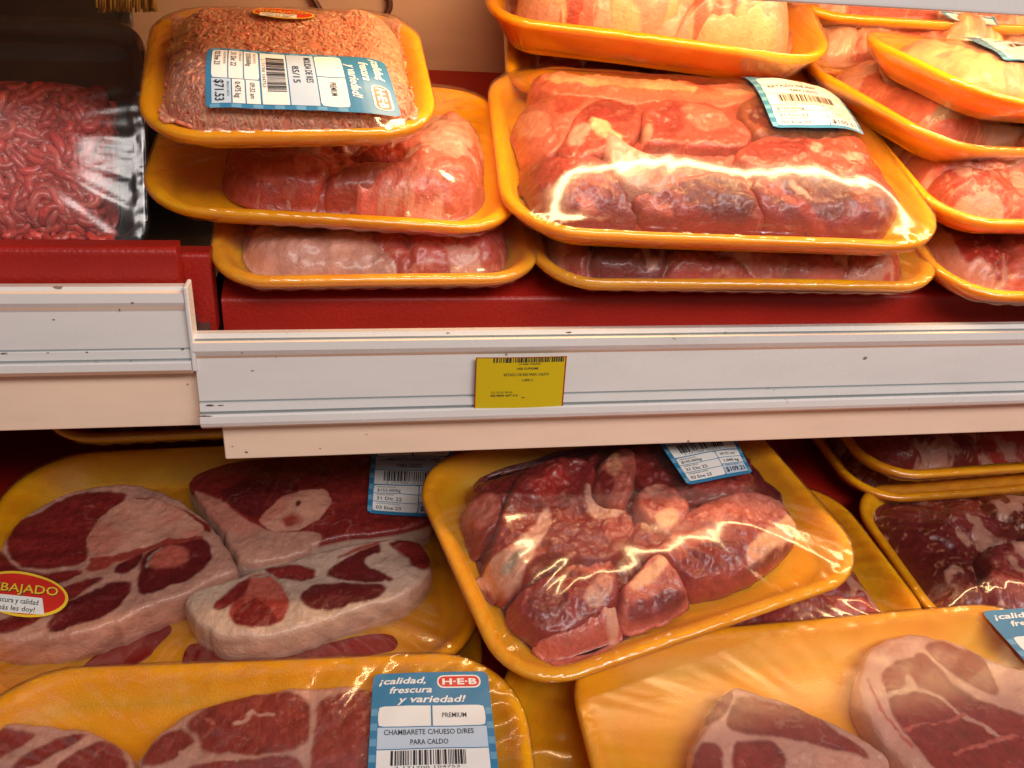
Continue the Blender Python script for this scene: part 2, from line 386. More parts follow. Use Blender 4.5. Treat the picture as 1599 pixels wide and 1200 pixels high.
        wx = X+.0006*fbm(X*200, Y*200, sd+11, 2)+.0017*fbm(X*45, Y*45, sd+15, 2); wy = Y+.0006*fbm(X*200, Y*200, sd+12, 2)+.0017*fbm(X*45, Y*45, sd+16, 2)
        C = np.tile(CC[base], (len(V), 1))
        C *= (1+.13*fbm(X*38, Y*38, sd+21, 3))[:, None]
        if fatn:
            f = sstep(.28-fatn*.4, .5-fatn*.4, fbm(wx*55, wy*40, sd+31, 4))[:, None]; C = C*(1-f)+CC['fat']*f
        for reg in regions:
            kind, pts = reg[0], reg[1]; soft = reg[2] if len(reg) > 2 else reg_soft
            rp = smooth_poly(np.array(pts) if local else s.px(pts, surf=(lambda a, b: s.env(a, b)+lift)), 2)
            q = CC[kind]
            lo = rp.min(0)-.01; hi = rp.max(0)+.01; mk = (wx > lo[0]) & (wx < hi[0]) & (wy > lo[1]) & (wy < hi[1])
            if not mk.any(): continue
            D, _, _ = sdist(wx[mk], wy[mk], rp)
            a = sstep(-soft, soft, D)[:, None]
            cc = q*(1+.12*fbm(X[mk]*60, Y[mk]*60, sd+41, 3))[:, None]
            if kind in ('fat', 'white', 'bone', 'palefat'):
                tt = (.45*sstep(0, .6, fbm(X[mk]*34, Y[mk]*34, sd+47, 3)))[:, None]; cc = cc*(1-tt)+CC['pink']*1.15*tt
            if kind in ('lean', 'dark', 'red', 'steak', 'purple') and marb:
                rg = np.abs(fbm(wx[mk]*52+5, wy[mk]*95, sd+43, 3)); g = (marb*(1-sstep(.0, .075, rg))*sstep(-.1, .35, fbm(wx[mk]*22, wy[mk]*22, sd+44, 2)))[:, None]
                cc = cc*(1-g)+CC['fat']*g
                ed = np.clip(D/.006, 0, 1)[:, None]; cc = cc*(.86+.14*ed)
            C[mk] = C[mk]*(1-a)+cc*a
        for ln in lines:
            kind, pts, wd = ln; lp = s.px(pts) if not local else np.array(pts)
            D = ldist(wx, wy, lp); a = (1-sstep(wd*.5, wd*1.1, D+.0005*fbm(X*200, Y*200, 5, 2)))[:, None]; C = C*(1-a)+CC[kind]*a
        if base in ('lean', 'dark', 'red', 'steak', 'brown', 'purple', 'rose') and marb:
            rg = np.abs(fbm(wx*38, wy*60, sd+53, 3)); g = (marb*(1-sstep(.0, .07, rg))*sstep(0, .4, fbm(wx*18, wy*18, sd+54, 2)))[:, None]; C = C*(1-g)+CC['fat']*g
        if sidefat:
            k = np.clip(skv*6, 0, 1)[:, None]; q = CC[sidefat]*(1+.2*fbm(X*90+Y*60, V[:, 2]*140, sd+61, 3))[:, None]
            C = C*(1-k)+q*k
        C = np.clip(C, .004, .9)
        mesh_obj(name, V, Fq, M[mat], s.root, colors=C, label=label)
        s.heights.append((pl, top))
    def pile(s, n, palette, seed=1, crease=.009, name='meat_pieces', sp=.0015, fatn=.35, stretch=(1, 1)):
        """a heap of cuts inside the tray: one heap with creases between the cuts"""
        rng = random.Random(seed); hx, hy = s.w/2-s.minset, s.d/2-s.minset
        S = np.array([(rng.uniform(-hx, hx)+s.offs[0], rng.uniform(-hy, hy)+s.offs[1], rng.uniform(-.006, .006), rng.choice(range(len(palette))), rng.uniform(-1, 1), rng.uniform(-1, 1)) for _ in range(n)])
        pl = rrect(2*hx, 2*hy, .028)+np.array(s.offs); 
        def cells(X, Y):
            X2 = X+.006*fbm(X*45, Y*45, seed+1, 3); Y2 = Y+.006*fbm(X*45, Y*45, seed+2, 3)
            d1 = np.full(X.shape, 9.); d2 = d1.copy(); id1 = np.zeros(X.shape, int)
            for i, q in enumerate(S):
                dx, dy = (X2-q[0])*stretch[0], (Y2-q[1])*stretch[1]; e = np.hypot(dx*(1+.3*q[4])+dy*.3*q[5], dy*(1-.3*q[4]))
                m = e < d1; d2 = np.where(m, d1, np.minimum(d2, e)); d1 = np.where(m, e, d1); id1[m] = i
            return d2-d1, id1
        def top(X, Y, D):
            g, i = cells(X, Y); t = np.clip(g/.014, 0, 1); q = S[i]
            z = s.env(X, Y)-(1-np.sqrt(np.clip(1-(1-t)**2, 0, 1)))*crease+q[:, 2]*.6*t+(q[:, 4]*(X-q[:, 0])+q[:, 5]*(Y-q[:, 1]))*.12*t+.0012*fbm(X*90, Y*90, seed+3, 4)+.0006*fbm(X*250, Y*250, seed+4, 2)
            return np.maximum(z, s.wallz(np.stack([X, Y], 1))+.0008)
        sk = [(.001, (lambda B, k=k: B[:, 2]*(1-k)+s.wallz(B)*k)) for k in (.3, .6, 1.0)]
        V, Fq, src, skv, ds = grid_surface(pl, sp, top, sk)
        X, Y = V[:, 0], V[:, 1]; g, i = cells(X, Y); q = S[i]
        pal = np.array([CC[p] for p in palette]); C = pal[q[:, 3].astype(int)]
        fx = X+q[:, 4]*.5; fy = Y+q[:, 5]*.5
        C = C*(1+.28*fbm(fx*40, fy*40, seed+6, 3))[:, None]
        f = sstep(.42-fatn*.6, .62-fatn*.6, fbm(fx*48+3, fy*34, seed+7, 4))[:, None]*.9; C = C*(1-f)+CC['fat']*f*(1+.1*fbm(X*80, Y*80, 3, 2))[:, None]
        rg = np.abs(fbm(fx*40, fy*70, seed+8, 3)); m2 = (.5*(1-sstep(0, .06, rg)))[:, None]; C = C*(1-m2)+CC['palefat']*m2
        mesh_obj(name, V, Fq, M['meat'], s.root, colors=np.clip(C, .004, .9)); s.heights.append((pl, top))
    def mince(s, n, r, length, seed, cols, name='ground_meat', curl=1.0, ns=6, inset=0.0, layers=1):
        """ground meat: a mound under many extruded strands, joined as one mass"""
        rng = np.random.RandomState(seed); hx, hy = s.w/2-s.minset-inset, s.d/2-s.minset-inset
        pl = rrect(2*hx, 2*hy, .02)+np.array(s.offs)
        top = lambda X, Y, D: np.maximum(s.env(X, Y)-r*.9+.0025*fbm(X*50, Y*50, seed, 3), s.wallz(np.stack([X, Y], 1))+.001)
        sk = [(0, (lambda B, k=k: B[:, 2]*(1-k)+s.wallz(B)*k)) for k in (.5, 1.0)]
        V0, F0, *_ = grid_surface(pl, .0025, top, sk)
        Vs = [V0]; Fs = [F0.tolist()]; base = len(V0); Cs = [np.tile(np.array(cols[0])*.85, (len(V0), 1))*(1+.2*fbm(V0[:, 0]*60, V0[:, 1]*60, 2, 3))[:, None]]
        seg = max(int(length/(r*.9)), 5)
        for i in range(n):
            a = rng.uniform(0, 2*np.pi); p = np.array([rng.uniform(-hx, hx), rng.uniform(-hy, hy)])+np.array(s.offs); k = rng.normal(0, .18*curl); P = []
            zz = rng.uniform(-r*.7, r*.5)
            for j in range(seg):
                k = k*.85+rng.normal(0, .16*curl); a += k; p = p+np.array([math.cos(a), math.sin(a)])*length/seg
                P.append((p[0], p[1], float(s.env(p[0], p[1]))-r*.4+zz+r*.5*math.sin(j*.5+i)-.0*j))
            P = np.array(P); P[:, 2] = np.maximum(P[:, 2], s.wallz(P)+r*1.3)
            if np.any(np.abs(P[:, 0]-s.offs[0]) > hx+.001) or np.any(np.abs(P[:, 1]-s.offs[1]) > hy+.001): continue
            V, Fc = tube_arrays(P, r*rng.uniform(.8, 1.15), ns, True)
            Vs.append(V); Fs.append([[q+base for q in f] for f in Fc]); base += len(V)
            c = np.array(cols[rng.randint(len(cols))])*rng.uniform(.8, 1.2); Cs.append(np.tile(c, (len(V), 1)))
        mesh_obj(name, np.concatenate(Vs), [f for F_ in Fs for f in F_], M['mince'], s.root, colors=np.clip(np.concatenate(Cs), .004, .9))
        s.heights.append((pl, lambda X, Y, D: s.env(X, Y)+r*1.0))
    def film(s, mat='film', seed=0, g=.0025, wr=.0006, gap=.0006, envgap=None, soft=2):
        pl = rrect(s.w-.0006, s.d-.0006, s.rad)
        nx = int(s.w/g)+5; ny = int(s.d/g)+5; xs = (np.arange(nx)-(nx-1)/2)*g; ys = (np.arange(ny)-(ny-1)/2)*g
        X, Y = np.meshgrid(xs, ys); D, _, _ = sdist(X, Y, pl); D = D.reshape(X.shape)
        ob = np.full(X.shape, -9.); ob[(D > 0) & (D < .0075)] = .0007; fixed = D <= g
        for (pp, tf) in s.heights:
            d, _, _ = sdist(X, Y, pp); d = d.reshape(X.shape); m = d > 0
            z = tf(X[m], Y[m], d[m])+gap; ob[m] = np.maximum(ob[m], z)
        if envgap is not None: ob = np.maximum(ob, np.where(D > .016, s.env(X, Y)+envgap, -9))
        Z = np.maximum(ob, .0007)
        for it in range(500):
            Zn = Z.copy(); Zn[1:-1, 1:-1] = .25*(Z[:-2, 1:-1]+Z[2:, 1:-1]+Z[1:-1, :-2]+Z[1:-1, 2:])
            Zn = np.maximum(Zn, ob); Zn[fixed] = .0007
            Z = Zn
        Zs = Z.copy()
        for it in range(soft): Zs[1:-1, 1:-1] = .2*(Zs[:-2, 1:-1]+Zs[2:, 1:-1]+Zs[1:-1, :-2]+Zs[1:-1, 2:]+Zs[1:-1, 1:-1])
        Z = np.maximum(Zs, Z-.0006) if soft < 5 else np.where(D > g, Zs+.0004, Z)
        # stretch creases running out to the corners
        an = np.arctan2(Y, X); rad = np.hypot(X/s.w, Y/s.d)*2
        Z += wr*(vnoise(an*14, rad*1.3, s.seed+seed)+.6*vnoise(an*33, rad*1.1, s.seed+9+seed))*sstep(.35, .85, rad)*sstep(0, .012, D)*1.2
        Z += wr*.5*fbm(X*60, Y*60, s.seed+seed, 2)*sstep(0, .01, D)
        s.fX, s.fY, s.fZ, s.fg = xs, ys, Z, g
        def fh(x, y):
            x = np.asarray(x, float); y = np.asarray(y, float)
            u = np.clip((x-xs[0])/g, 0, nx-1.001); v = np.clip((y-ys[0])/g, 0, ny-1.001); i = u.astype(int); j = v.astype(int); a = u-i; b = v-j
            return (Z[j, i]*(1-a)+Z[j, i+1]*a)*(1-b)+(Z[j+1, i]*(1-a)+Z[j+1, i+1]*a)*b
        s.fh = fh
        H, W = s.H, s.wall
        sk = [(.0009, lambda B: B[:, 2]-.0025), (.0002, lambda B: B[:, 2]-.006), (-.0038, lambda B: B[:, 2]*0-.0105+.0006*np.sin(B[:, 0]*400+B[:, 1]*300)),
              (-W*.5, lambda B: B[:, 2]*0-H*.66), (-W+.003, lambda B: B[:, 2]*0-H*.97), (-W-.002, lambda B: B[:, 2]*0-H-.0008)]
        V, Fq, src, skv, ds = grid_surface(pl, .0022, lambda x, y, d: np.where(d < .0015, .0008, fh(x, y))+.00045*fbm(x*240, y*240, s.seed, 2)*(1-sstep(.006, .011, d)), sk)
        mesh_obj('plastic_film', V, Fq, M[mat], s.root)
    # ---- flat printed matter lying on the film
    def patch(s, corners, name, items, mats, nu=26, nv=30, eps=.0006, local=False, label=None, parent=None, outline=None):
        """corners TL, TR, BR, BL in the photograph; items: (triangles in uv, layer, material)"""
        c = s.px(corners, surf=s.fh) if not local else np.array(corners)
        def mp(u, v, lay):
            u = np.asarray(u, float); v = np.asarray(v, float)
            P = (1-v)[:, None]*((1-u)[:, None]*c[3]+u[:, None]*c[2])+v[:, None]*((1-u)[:, None]*c[0]+u[:, None]*c[1])
            z = np.zeros(len(u))
            K = [(0, 0)]+[(q*math.cos(k*math.pi/4), q*math.sin(k*math.pi/4)) for q in (.003, .006) for k in range(8)]
            for dx, dy in K: z = z+s.fh(P[:, 0]+dx, P[:, 1]+dy)/len(K)
            z = z+.0004
            wk = .0007*vnoise(u*1.6+s.seed*.37, v*1.9, s.seed)
            return np.stack([P[:, 0], P[:, 1], z+eps+.0004+wk+lay*.00011], 1)
        build_print(name, items, mats, mp, s.root, label)
def build_print(name, items, mats, mp, parent=None, label=None):
    V = []; Fc = []; mi = []; base = 0
    for (uv, faces, lay, mt) in items:
        P = mp(uv[:, 0], uv[:, 1], lay); V.append(P); Fc += [[i+base for i in f] for f in faces]; mi += [mt]*len(faces); base += len(P)
    return mesh_obj(name, np.concatenate(V), Fc, [M[m] for m in mats], parent, smooth=False, midx=mi, label=label)

# ------------------------------------------------------------------ printing helpers
def rect(u0, v0, u1, v1, lay, mt, n=None, m=None, rnd=0, asp=1.0):
    n = n or max(1, int(abs(u1-u0)/.045)); m = m or max(1, int(abs(v1-v0)/.045))
    U, V = np.meshgrid(np.linspace(u0, u1, n+1), np.linspace(v0, v1, m+1)); P = np.stack([U.ravel(), V.ravel()], 1)
    if rnd:
        ru, rv = rnd, rnd*asp
        for p in P:
            du = max(u0+ru-p[0], p[0]-(u1-ru), 0)/ru; dv = max(v0+rv-p[1], p[1]-(v1-rv), 0)/rv
            L = math.hypot(du, dv)
            if du > 0 and dv > 0 and L > 1:
                k = 1/L; p[0] = (u0+ru-du*k*ru) if p[0] < u0+ru else (u1-ru+du*k*ru); p[1] = (v0+rv-dv*k*rv) if p[1] < v0+rv else (v1-rv+dv*k*rv)
    F_ = [[j*(n+1)+i, j*(n+1)+i+1, (j+1)*(n+1)+i+1, (j+1)*(n+1)+i] for j in range(m) for i in range(n)]
    return (P, F_, lay, mt)
def ellipse(cx, cy, a, b, lay, mt, n=40, k=7):
    P = [(cx, cy)]; F_ = []
    for r_ in range(1, k+1):
        for i in range(n): t = i/n*2*math.pi; P.append((cx+a*r_/k*math.cos(t), cy+b*r_/k*math.sin(t)))
    for i in range(n): F_.append([0, 1+i, 1+(i+1) % n])
    for r_ in range(k-1):
        for i in range(n): F_.append([1+r_*n+i, 1+(r_+1)*n+i, 1+(r_+1)*n+(i+1) % n, 1+r_*n+(i+1) % n])
    return (np.array(P), F_, lay, mt)
_tc = {}
def text(body, u, v, h, asp, lay, mt, width=None, bold=0.0, shear=0.0, narrow=1.0, center=False, rot=0.0):
    """text with cap height h (in v units); asp = patch width / height; u, v lower-left of the line"""
    key = (body, bold, shear)
    if key not in _tc:
        cu = bpy.data.curves.new('t', 'FONT'); cu.body = body; cu.size = 1; cu.offset = bold; cu.shear = shear; cu.resolution_u = 2
        o = bpy.data.objects.new('t', cu); col.objects.link(o); bpy.context.view_layer.update()
        me = bpy.data.meshes.new_from_object(o.evaluated_get(bpy.context.evaluated_depsgraph_get()))
        P = np.zeros(len(me.vertices)*3); me.vertices.foreach_get('co', P); P = P.reshape(-1, 3)[:, :2].copy()
        F_ = [list(p.vertices) for p in me.polygons]
        bpy.data.objects.remove(o); bpy.data.curves.remove(cu); bpy.data.meshes.remove(me); _tc[key] = (P, F_)
    P, F_ = _tc[key]; P = P.copy()/.69*h
    P[:, 0] *= narrow/asp
    if width: P[:, 0] *= width/(P[:, 0].max()-P[:, 0].min())
    if center: P[:, 0] -= (P[:, 0].max()+P[:, 0].min())/2
    if rot:
        c, q = math.cos(rot), math.sin(rot); X = P[:, 0]*asp; Y = P[:, 1].copy(); P[:, 0] = (X*c-Y*q)/asp; P[:, 1] = X*q+Y*c
    P += np.array([u, v]); return (P, F_, lay, mt)
def barcode(u0, v0, u1, v1, lay, mt, seed=3):
    rng = random.Random(seed); it = []; u = u0; wd = (u1-u0)/95
    while u < u1:
        b = wd*rng.choice((1, 1, 2, 3)); it.append(rect(u, v0, min(u+b, u1), v1, lay, mt, 1, 3)); u += b+wd*rng.choice((1, 1, 2))
    return it
LM = ['blue', 'white', 'pale', 'ink', 'red', 'lightblue']
def meat_label(name1, name2, quality, price_kg, d1, d2, kg, total, seed=3, asp=.86, rows=None, digits='2 171700 104753'):
    it = [rect(0, 0, 1, 1, 0, 0, 26, 30, .06, asp)]
    for k in range(14):
        if k % 2 == 0:
            it.append(rect(.002, .02+k*.054, .055, .02+k*.054+.05, 1, 5, 1, 2)); it.append(rect(.945, .02+k*.054, .998, .02+k*.054+.05, 1, 5, 1, 2))
    it += [text('¡calidad,', .05, .91, .05, asp, 2, 1, .40, .022, .25), text('frescura', .14, .835, .05, asp, 2, 1, .36, .022, .25), text('y variedad!', .22, .76, .05, asp, 2, 1, .58, .022, .25)]
    it += [rect(.55, .868, .93, .97, 2, 1, 12, 4, .055, asp), rect(.562, .878, .918, .96, 3, 4, 12, 4, .05, asp), text('H·E·B', .59, .895, .045, asp, 4, 1, .30, .035)]
    it += [rect(.06, .585, .94, .735, 2, 1, None, None, .03, asp), rect(.49, .585, .505, .735, 3, 0), text(quality, .58, .645, .034, asp, 4, 3, .2, .006)]
    it += [rect(.06, .43, .94, .578, 2, 2), text(name1, .11, .525, .036, asp, 4, 3, .72 if len(name1) > 14 else .5, .008), text(name2, .32, .455, .036, asp, 4, 3, .3 if len(name2) < 13 else .5, .008)]
    it += [rect(.06, .285, .94, .423, 2, 1)]+barcode(.17, .315, .76, .415, 4, 3, seed)+[text(digits, .2, .292, .017, asp, 4, 3, .5)]
    it += [rect(.06, .03, .60, .275, 2, 1, None, None, .02, asp), rect(.06, .193, .60, .199, 3, 0), rect(.06, .112, .60, .118, 3, 0)]
    it += [text('PRECIO POR KG', .1, .25, .012, asp, 4, 3, .22), text(price_kg, .1, .212, .026, asp, 4, 3, .28, .008), text('EMPACADO', .1, .174, .012, asp, 4, 3, .2), text(d1, .1, .13, .03, asp, 4, 3, .3, .01),
           text('CONSUMASE ANTES', .1, .092, .012, asp, 4, 3, .28), text(d2, .1, .045, .03, asp, 4, 3, .3, .01)]
    it += [rect(.61, .205, .94, .275, 2, 1), rect(.61, .135, .94, .198, 2, 1), rect(.61, .03, .94, .128, 2, 2)]
    it += [text('09:32 am', .65, .225, .026, asp, 4, 3, .22, .008), text(kg, .65, .15, .028, asp, 4, 3, .22, .01), text('PRECIO NETO', .65, .108, .012, asp, 4, 3, .2), text(total, .63, .048, .045, asp, 4, 3, .28, .018)]
    return it
def sticker_items(asp=2.3):
    it = [ellipse(.5, .5, .5, .5, 0, 1), ellipse(.5, .5, .468, .44, 1, 0)]
    it.append(text('REBAJADO', .505, .488, .19, asp, 2, 3, .80, .02, .2, center=True, rot=0)); it.append(text('REBAJADO', .5, .5, .19, asp, 3, 1, .80, .012, .2, center=True))
    it.append(rect(.12, .08, .72, .42, 2, 2, 8, 3)); it.append(text('¡frescura y calidad', .42, .27, .10, asp, 3, 3, .52, .01, .3, center=True)); it.append(text('más les doy!', .42, .12, .10, asp, 3, 3, .42, .01, .3, center=True))
    return it
# ------------------------------------------------------------------ the case: liner, shelves, pads, rails
box('back_wall', (-.9, .345, 1.20), (1.6, .36, 2.0), M['wall'], .002, kind='structure')
box('case_liner', (-.9, .44, .7), (1.6, .46, 1.30), M['deepred'], .002, kind='structure')
box('case_liner', (-.9, .31, 1.10), (-.098, .32, 1.318), M['black'], .002, kind='structure')  # added black panel: stands in for the shade in the left gap
TU, TL_ = math.tan(R(19)), math.tan(R(10))
def slab(name, x0, x1, y0, y1, z0, t, tk, m, rnd=.003, kind=None, parent=None, nseg=1):
    p = [(y0, z0+t*y0-tk)]
    for i in range(6):
        a = i/5*math.pi/2; p.append((y0+rnd-rnd*math.cos(a), z0+t*y0-rnd+rnd*math.sin(a)))
    p += [(y1, z0+t*y1), (y1, z0+t*y1-tk)]
    o = extrude_profile(name, p[::-1], x0, x1, m, parent=parent)
    if kind: o['kind'] = kind
    return o
slab('case_floor', -.9, 1.5, -.42, .439, .973, TL_, .03, M['pad'], kind='structure')
def X_at(px_, py_, Y): return float(on(px_, py_, 1, Y)[0])
def Z_at(px_, py_, Y): return float(on(px_, py_, 1, Y)[2])
# main shelf
ms = thing('display_shelf', 'long white shelf with a red pad and price rail, across the middle right', 'shelf', Matrix.Translation((.3, .2, 1.15)))
inv = ms.matrix_world.inverted()
def adopt(o, root):
    o.parent = root; o.matrix_parent_inverse = root.matrix_world.inverted(); return o
zf = Z_at(345, 465, .042)
adopt(slab('red_pad', X_at(345, 465, .042), 1.5, .042, .43, zf-TU*.042, TU, .022, M['pad'], .0035), ms)
adopt(slab('shelf_board', X_at(350, 500, .02), 1.5, .0145, .435, zf-TU*.042-.0235, TU, .012, M['lip']), ms)
zl0, zl1 = Z_at(350, 718, .009), Z_at(350, 660, .009)
V, Fc = box_mesh((X_at(350, 700, .009), .009, zl0), (1.5, .0135, zl1+.012), .0012); adopt(mesh_obj('front_lip', V, Fc, M['lip'], smooth=False), ms)
def rail(name, root, c, rows, x0, x1):
    """rows: (picture row in column c, world Y, material index of the face that starts here)"""
    p = [(Y, Z_at(c, row, Y)) for row, Y, _ in rows]; mi = [m for _, _, m in rows]
    p += [(.014, p[-1][1]+.003), (.014, p[0][1]-.001)]; mi += [0, 0]
    prof = p[::-1]; mi = mi[::-1]; mi = mi[1:]+mi[:1]
    return adopt(extrude_profile(name, prof, x0, x1, [M['rail'], M['lip'], M['groove'], M['black']], mi), root)  # lip colour on edge faces paints in the warm light they catch
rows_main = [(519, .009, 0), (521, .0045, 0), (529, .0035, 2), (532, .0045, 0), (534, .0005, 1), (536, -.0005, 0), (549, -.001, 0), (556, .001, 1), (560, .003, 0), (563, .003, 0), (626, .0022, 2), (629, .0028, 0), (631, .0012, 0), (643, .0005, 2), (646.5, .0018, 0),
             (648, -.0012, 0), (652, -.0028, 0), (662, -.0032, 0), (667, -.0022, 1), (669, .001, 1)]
xr0, xr1 = X_at(306, 590, 0), 1.5
rail('price_rail', ms, 330, rows_main, xr0, xr1)
# left shelf
ls = thing('display_shelf', 'short white shelf section at left with a blank price rail under the black tray', 'shelf', Matrix.Translation((-.4, .2, 1.2)))
xe = X_at(275, 400, .018); zf2 = Z_at(140, 387, .018)
adopt(slab('red_bumper', -.9, xe, .018, .033, zf2, 0, .045, M['pad'], .004), ls)
adopt(slab('red_bumper', -.9, X_at(330, 420, .036), .0335, .048, Z_at(290, 396, .0335), 0, .05, M['pad'], .003), ls)
adopt(slab('red_pad', -.9, X_at(330, 420, .036), .0485, .34, 1.2165, .06, .012, M['black'], .003), ls)  # back pad in black: the dark of the gap is put into its colour
adopt(slab('shelf_board', -.9, X_at(298, 560, .02), .0155, .34, 1.2035, .06, .012, M['black']), ls)  # board blackened too, the gap's shade painted on
V, Fc = box_mesh((-.9, .0095, Z_at(100, 671, .0095)), (X_at(345, 640, .0095), .0135, Z_at(100, 560, .0095)), .0012); adopt(mesh_obj('front_lip', V, Fc, M['lip'], smooth=False), ls)
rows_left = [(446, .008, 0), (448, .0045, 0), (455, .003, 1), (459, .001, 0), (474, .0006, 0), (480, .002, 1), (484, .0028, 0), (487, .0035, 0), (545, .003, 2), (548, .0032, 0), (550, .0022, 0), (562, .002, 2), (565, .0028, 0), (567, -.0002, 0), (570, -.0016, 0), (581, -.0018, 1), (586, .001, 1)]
rail('price_rail', ls, 150, rows_left, -.9, X_at(292, 510, 0))
xc = X_at(292, 510, 0)
V, Fc = box_mesh((xc+.0002, -.0005, Z_at(150, 583, 0)), (xc+.0026, .0137, Z_at(150, 449, 0)), .001); adopt(mesh_obj('end_cap', V, Fc, M['rail'], smooth=False), ls)
# bracket between the two shelves
bx = X_at(308, 515, .02); bz = Z_at(308, 515, .02)
b = thing('shelf_bracket', 'dull metal bracket in the dark gap between the two white rails', 'bracket', Matrix.Translation((bx, .03, bz-.03)))
V, Fc = box_mesh((-.003, -.012, -.02), (-.0015, .3, .034), .0005); mesh_obj('bracket_plate', V, Fc, M['metal'], b, smooth=False)
V, Fc = box_mesh((-.0012, -.014, .026), (.0055, .004, .029), .0006); mesh_obj('bracket_hook', V, Fc, M['metal'], b, smooth=False)
V, Fc = box_mesh((.0042, -.014, .012), (.0056, .004, .0258), .0004); mesh_obj('bracket_hook', V, Fc, M['metal'], b, smooth=False)
# grime on rails: small flakes sitting on the paint
def flakes(root, spots, nm='grime_flake'):
    Vs = []; Fs = []; mi = []; base = 0
    for k, (x, y, a, bb, Y, m) in enumerate(spots):
        P = on(x, y, 1, Y); n = 9; rng = random.Random(k*7+x)
        ring = [(P[0]+a*.00036*rng.uniform(.6, 1.2)*math.cos(t/n*6.283), Y-.0003, P[2]+bb*.00036*rng.uniform(.5, 1.2)*math.sin(t/n*6.283)) for t in range(n)]
        adopt(mesh_obj(nm, ring+[(P[0], Y-.0007, P[2])], [[i, (i+1) % n, n] for i in range(n)], M['rust'] if m else M['grime'], smooth=False), root)
flakes(ms, [(394, 579, 3, 1, .0028, 0), (378, 551, 1.5, 1, -.0002, 0), (328, 633, 9, 1.6, .0008, 0), (345, 633, 8, 1, .0008, 1), (318, 650, 9, 2, -.0020, 1), (326, 650, 6, 1.2, -.0022, 0), (888, 519, 5, 1.5, .0035, 0),
            (1133, 519, 3, 1, .0035, 0), (432, 558, 1, 1, .001, 0), (620, 640, 1.5, 1, 0, 0), (1200, 606, 2, 1, .0022, 0), (385, 706, 3, 2, .0089, 1), (363, 697, 1.5, 1, .0089, 1), (500, 700, 2, 1, .0089, 1), (1010, 625, 3, 1, .0012, 0), (700, 520, 4, 1, .0035, 0), (1420, 640, 3, 1, -.001, 0)])
flakes(ls, [(207, 473, 2.5, 1.2, .0003, 0), (150, 566, 6, 1.4, .0018, 0), (204, 565, 3, 1.2, .0018, 0), (5, 552, 4, 1.4, .002, 0), (75, 551, 2, 1, .002, 0), (136, 550, 2, 1, .002, 0), (285, 545, 3, 2, .0018, 0), (286, 565, 4, 2, .0018, 0), (288, 454, 3, 2, .001, 0),
            (187, 484, 1, 3, .002, 0), (293, 600, 1.5, 1.2, .009, 1), (84, 499, 2, .8, .003, 0)], 'grime_flake')
# shelf above: only its front edge shows, top right
zc = Z_at(1400, 13, 0)
us = thing('upper_shelf', 'pale grey shelf edge crossing the top right corner above the trays', 'shelf', Matrix.Translation((.4, .2, zc+.05)))
za, zb2 = Z_at(1250, 2.5, 0), Z_at(1599, 28, 0)
V, Fc = box_mesh((-.9, -.004, .5*(za+zb2)), (1.5, .004, .5*(za+zb2)+.09), .002); adopt(mesh_obj('front_lip', V, Fc, M['rail'], smooth=False), us)
adopt(slab('shelf_board', -.9, 1.5, .0045, .44, .5*(za+zb2)+.085, TU*.55, .012, M['lip']), us)
# yellow shelf tag
q = [on(x, y, 1, .0) for x, y in ((743, 557), (885, 557), (885, 636), (745, 640))]
tx0, tx1 = q[0][0], q[1][0]
Yt = lambda z: .0008
ztop, zbot = .5*(Z_at(743, 557.5, .0)+Z_at(885, 556.5, 0)), .5*(Z_at(745, 640, -.0006)+Z_at(885, 636, -.0006))
tg = thing('price_tag', 'yellow barcode price tag clipped in the middle of the white rail', 'price tag', Matrix.Translation(((tx0+tx1)/2, -.001, (ztop+zbot)/2)))
def tagmap(u, v, lay):
    z = zbot+(ztop-zbot)*np.asarray(v); y = -.0016+.0012*np.asarray(v)-lay*.00009-.0006*np.sin(np.asarray(u)*3.1)
    return np.stack([tx0+(tx1-tx0)*np.asarray(u)-tg.location[0], y-tg.location[1], z-tg.location[2]], 1)
ta = 1.72
build_print('tag_card', [rect(0, 0, 1, 1, 0, 0, 12, 6), rect(.0, 0, .012, 1, 1, 1, 1, 4), rect(.985, 0, 1, 1, 1, 1, 1, 4), rect(.0, .985, 1, 1, 1, 1, 8, 1), rect(0, 0, 1, .01, 1, 1, 8, 1)]
            + barcode(.19, .90, .97, .985, 2, 2, 5)+[text('214081706000', .47, .855, .03, ta, 2, 2, .24, .01), text('HEB SUPREME', .45, .765, .042, ta, 2, 2, .24, .008), text('RETAZO DE RES PARA CALDO', .31, .65, .048, ta, 2, 2, .50, .008),
             text('1.000 U', .51, .545, .045, ta, 2, 2, .12, .008), text('12.12.22 2014', .175, .325, .034, ta, 2, 2, .23, .008), text('00218004 4697 214', .175, .262, .038, ta, 2, 2, .30, .02), text('44', .52, .22, .03, ta, 2, 2, .035, .02)], ['tagyellow', 'tagred', 'ink'], tagmap, tg)
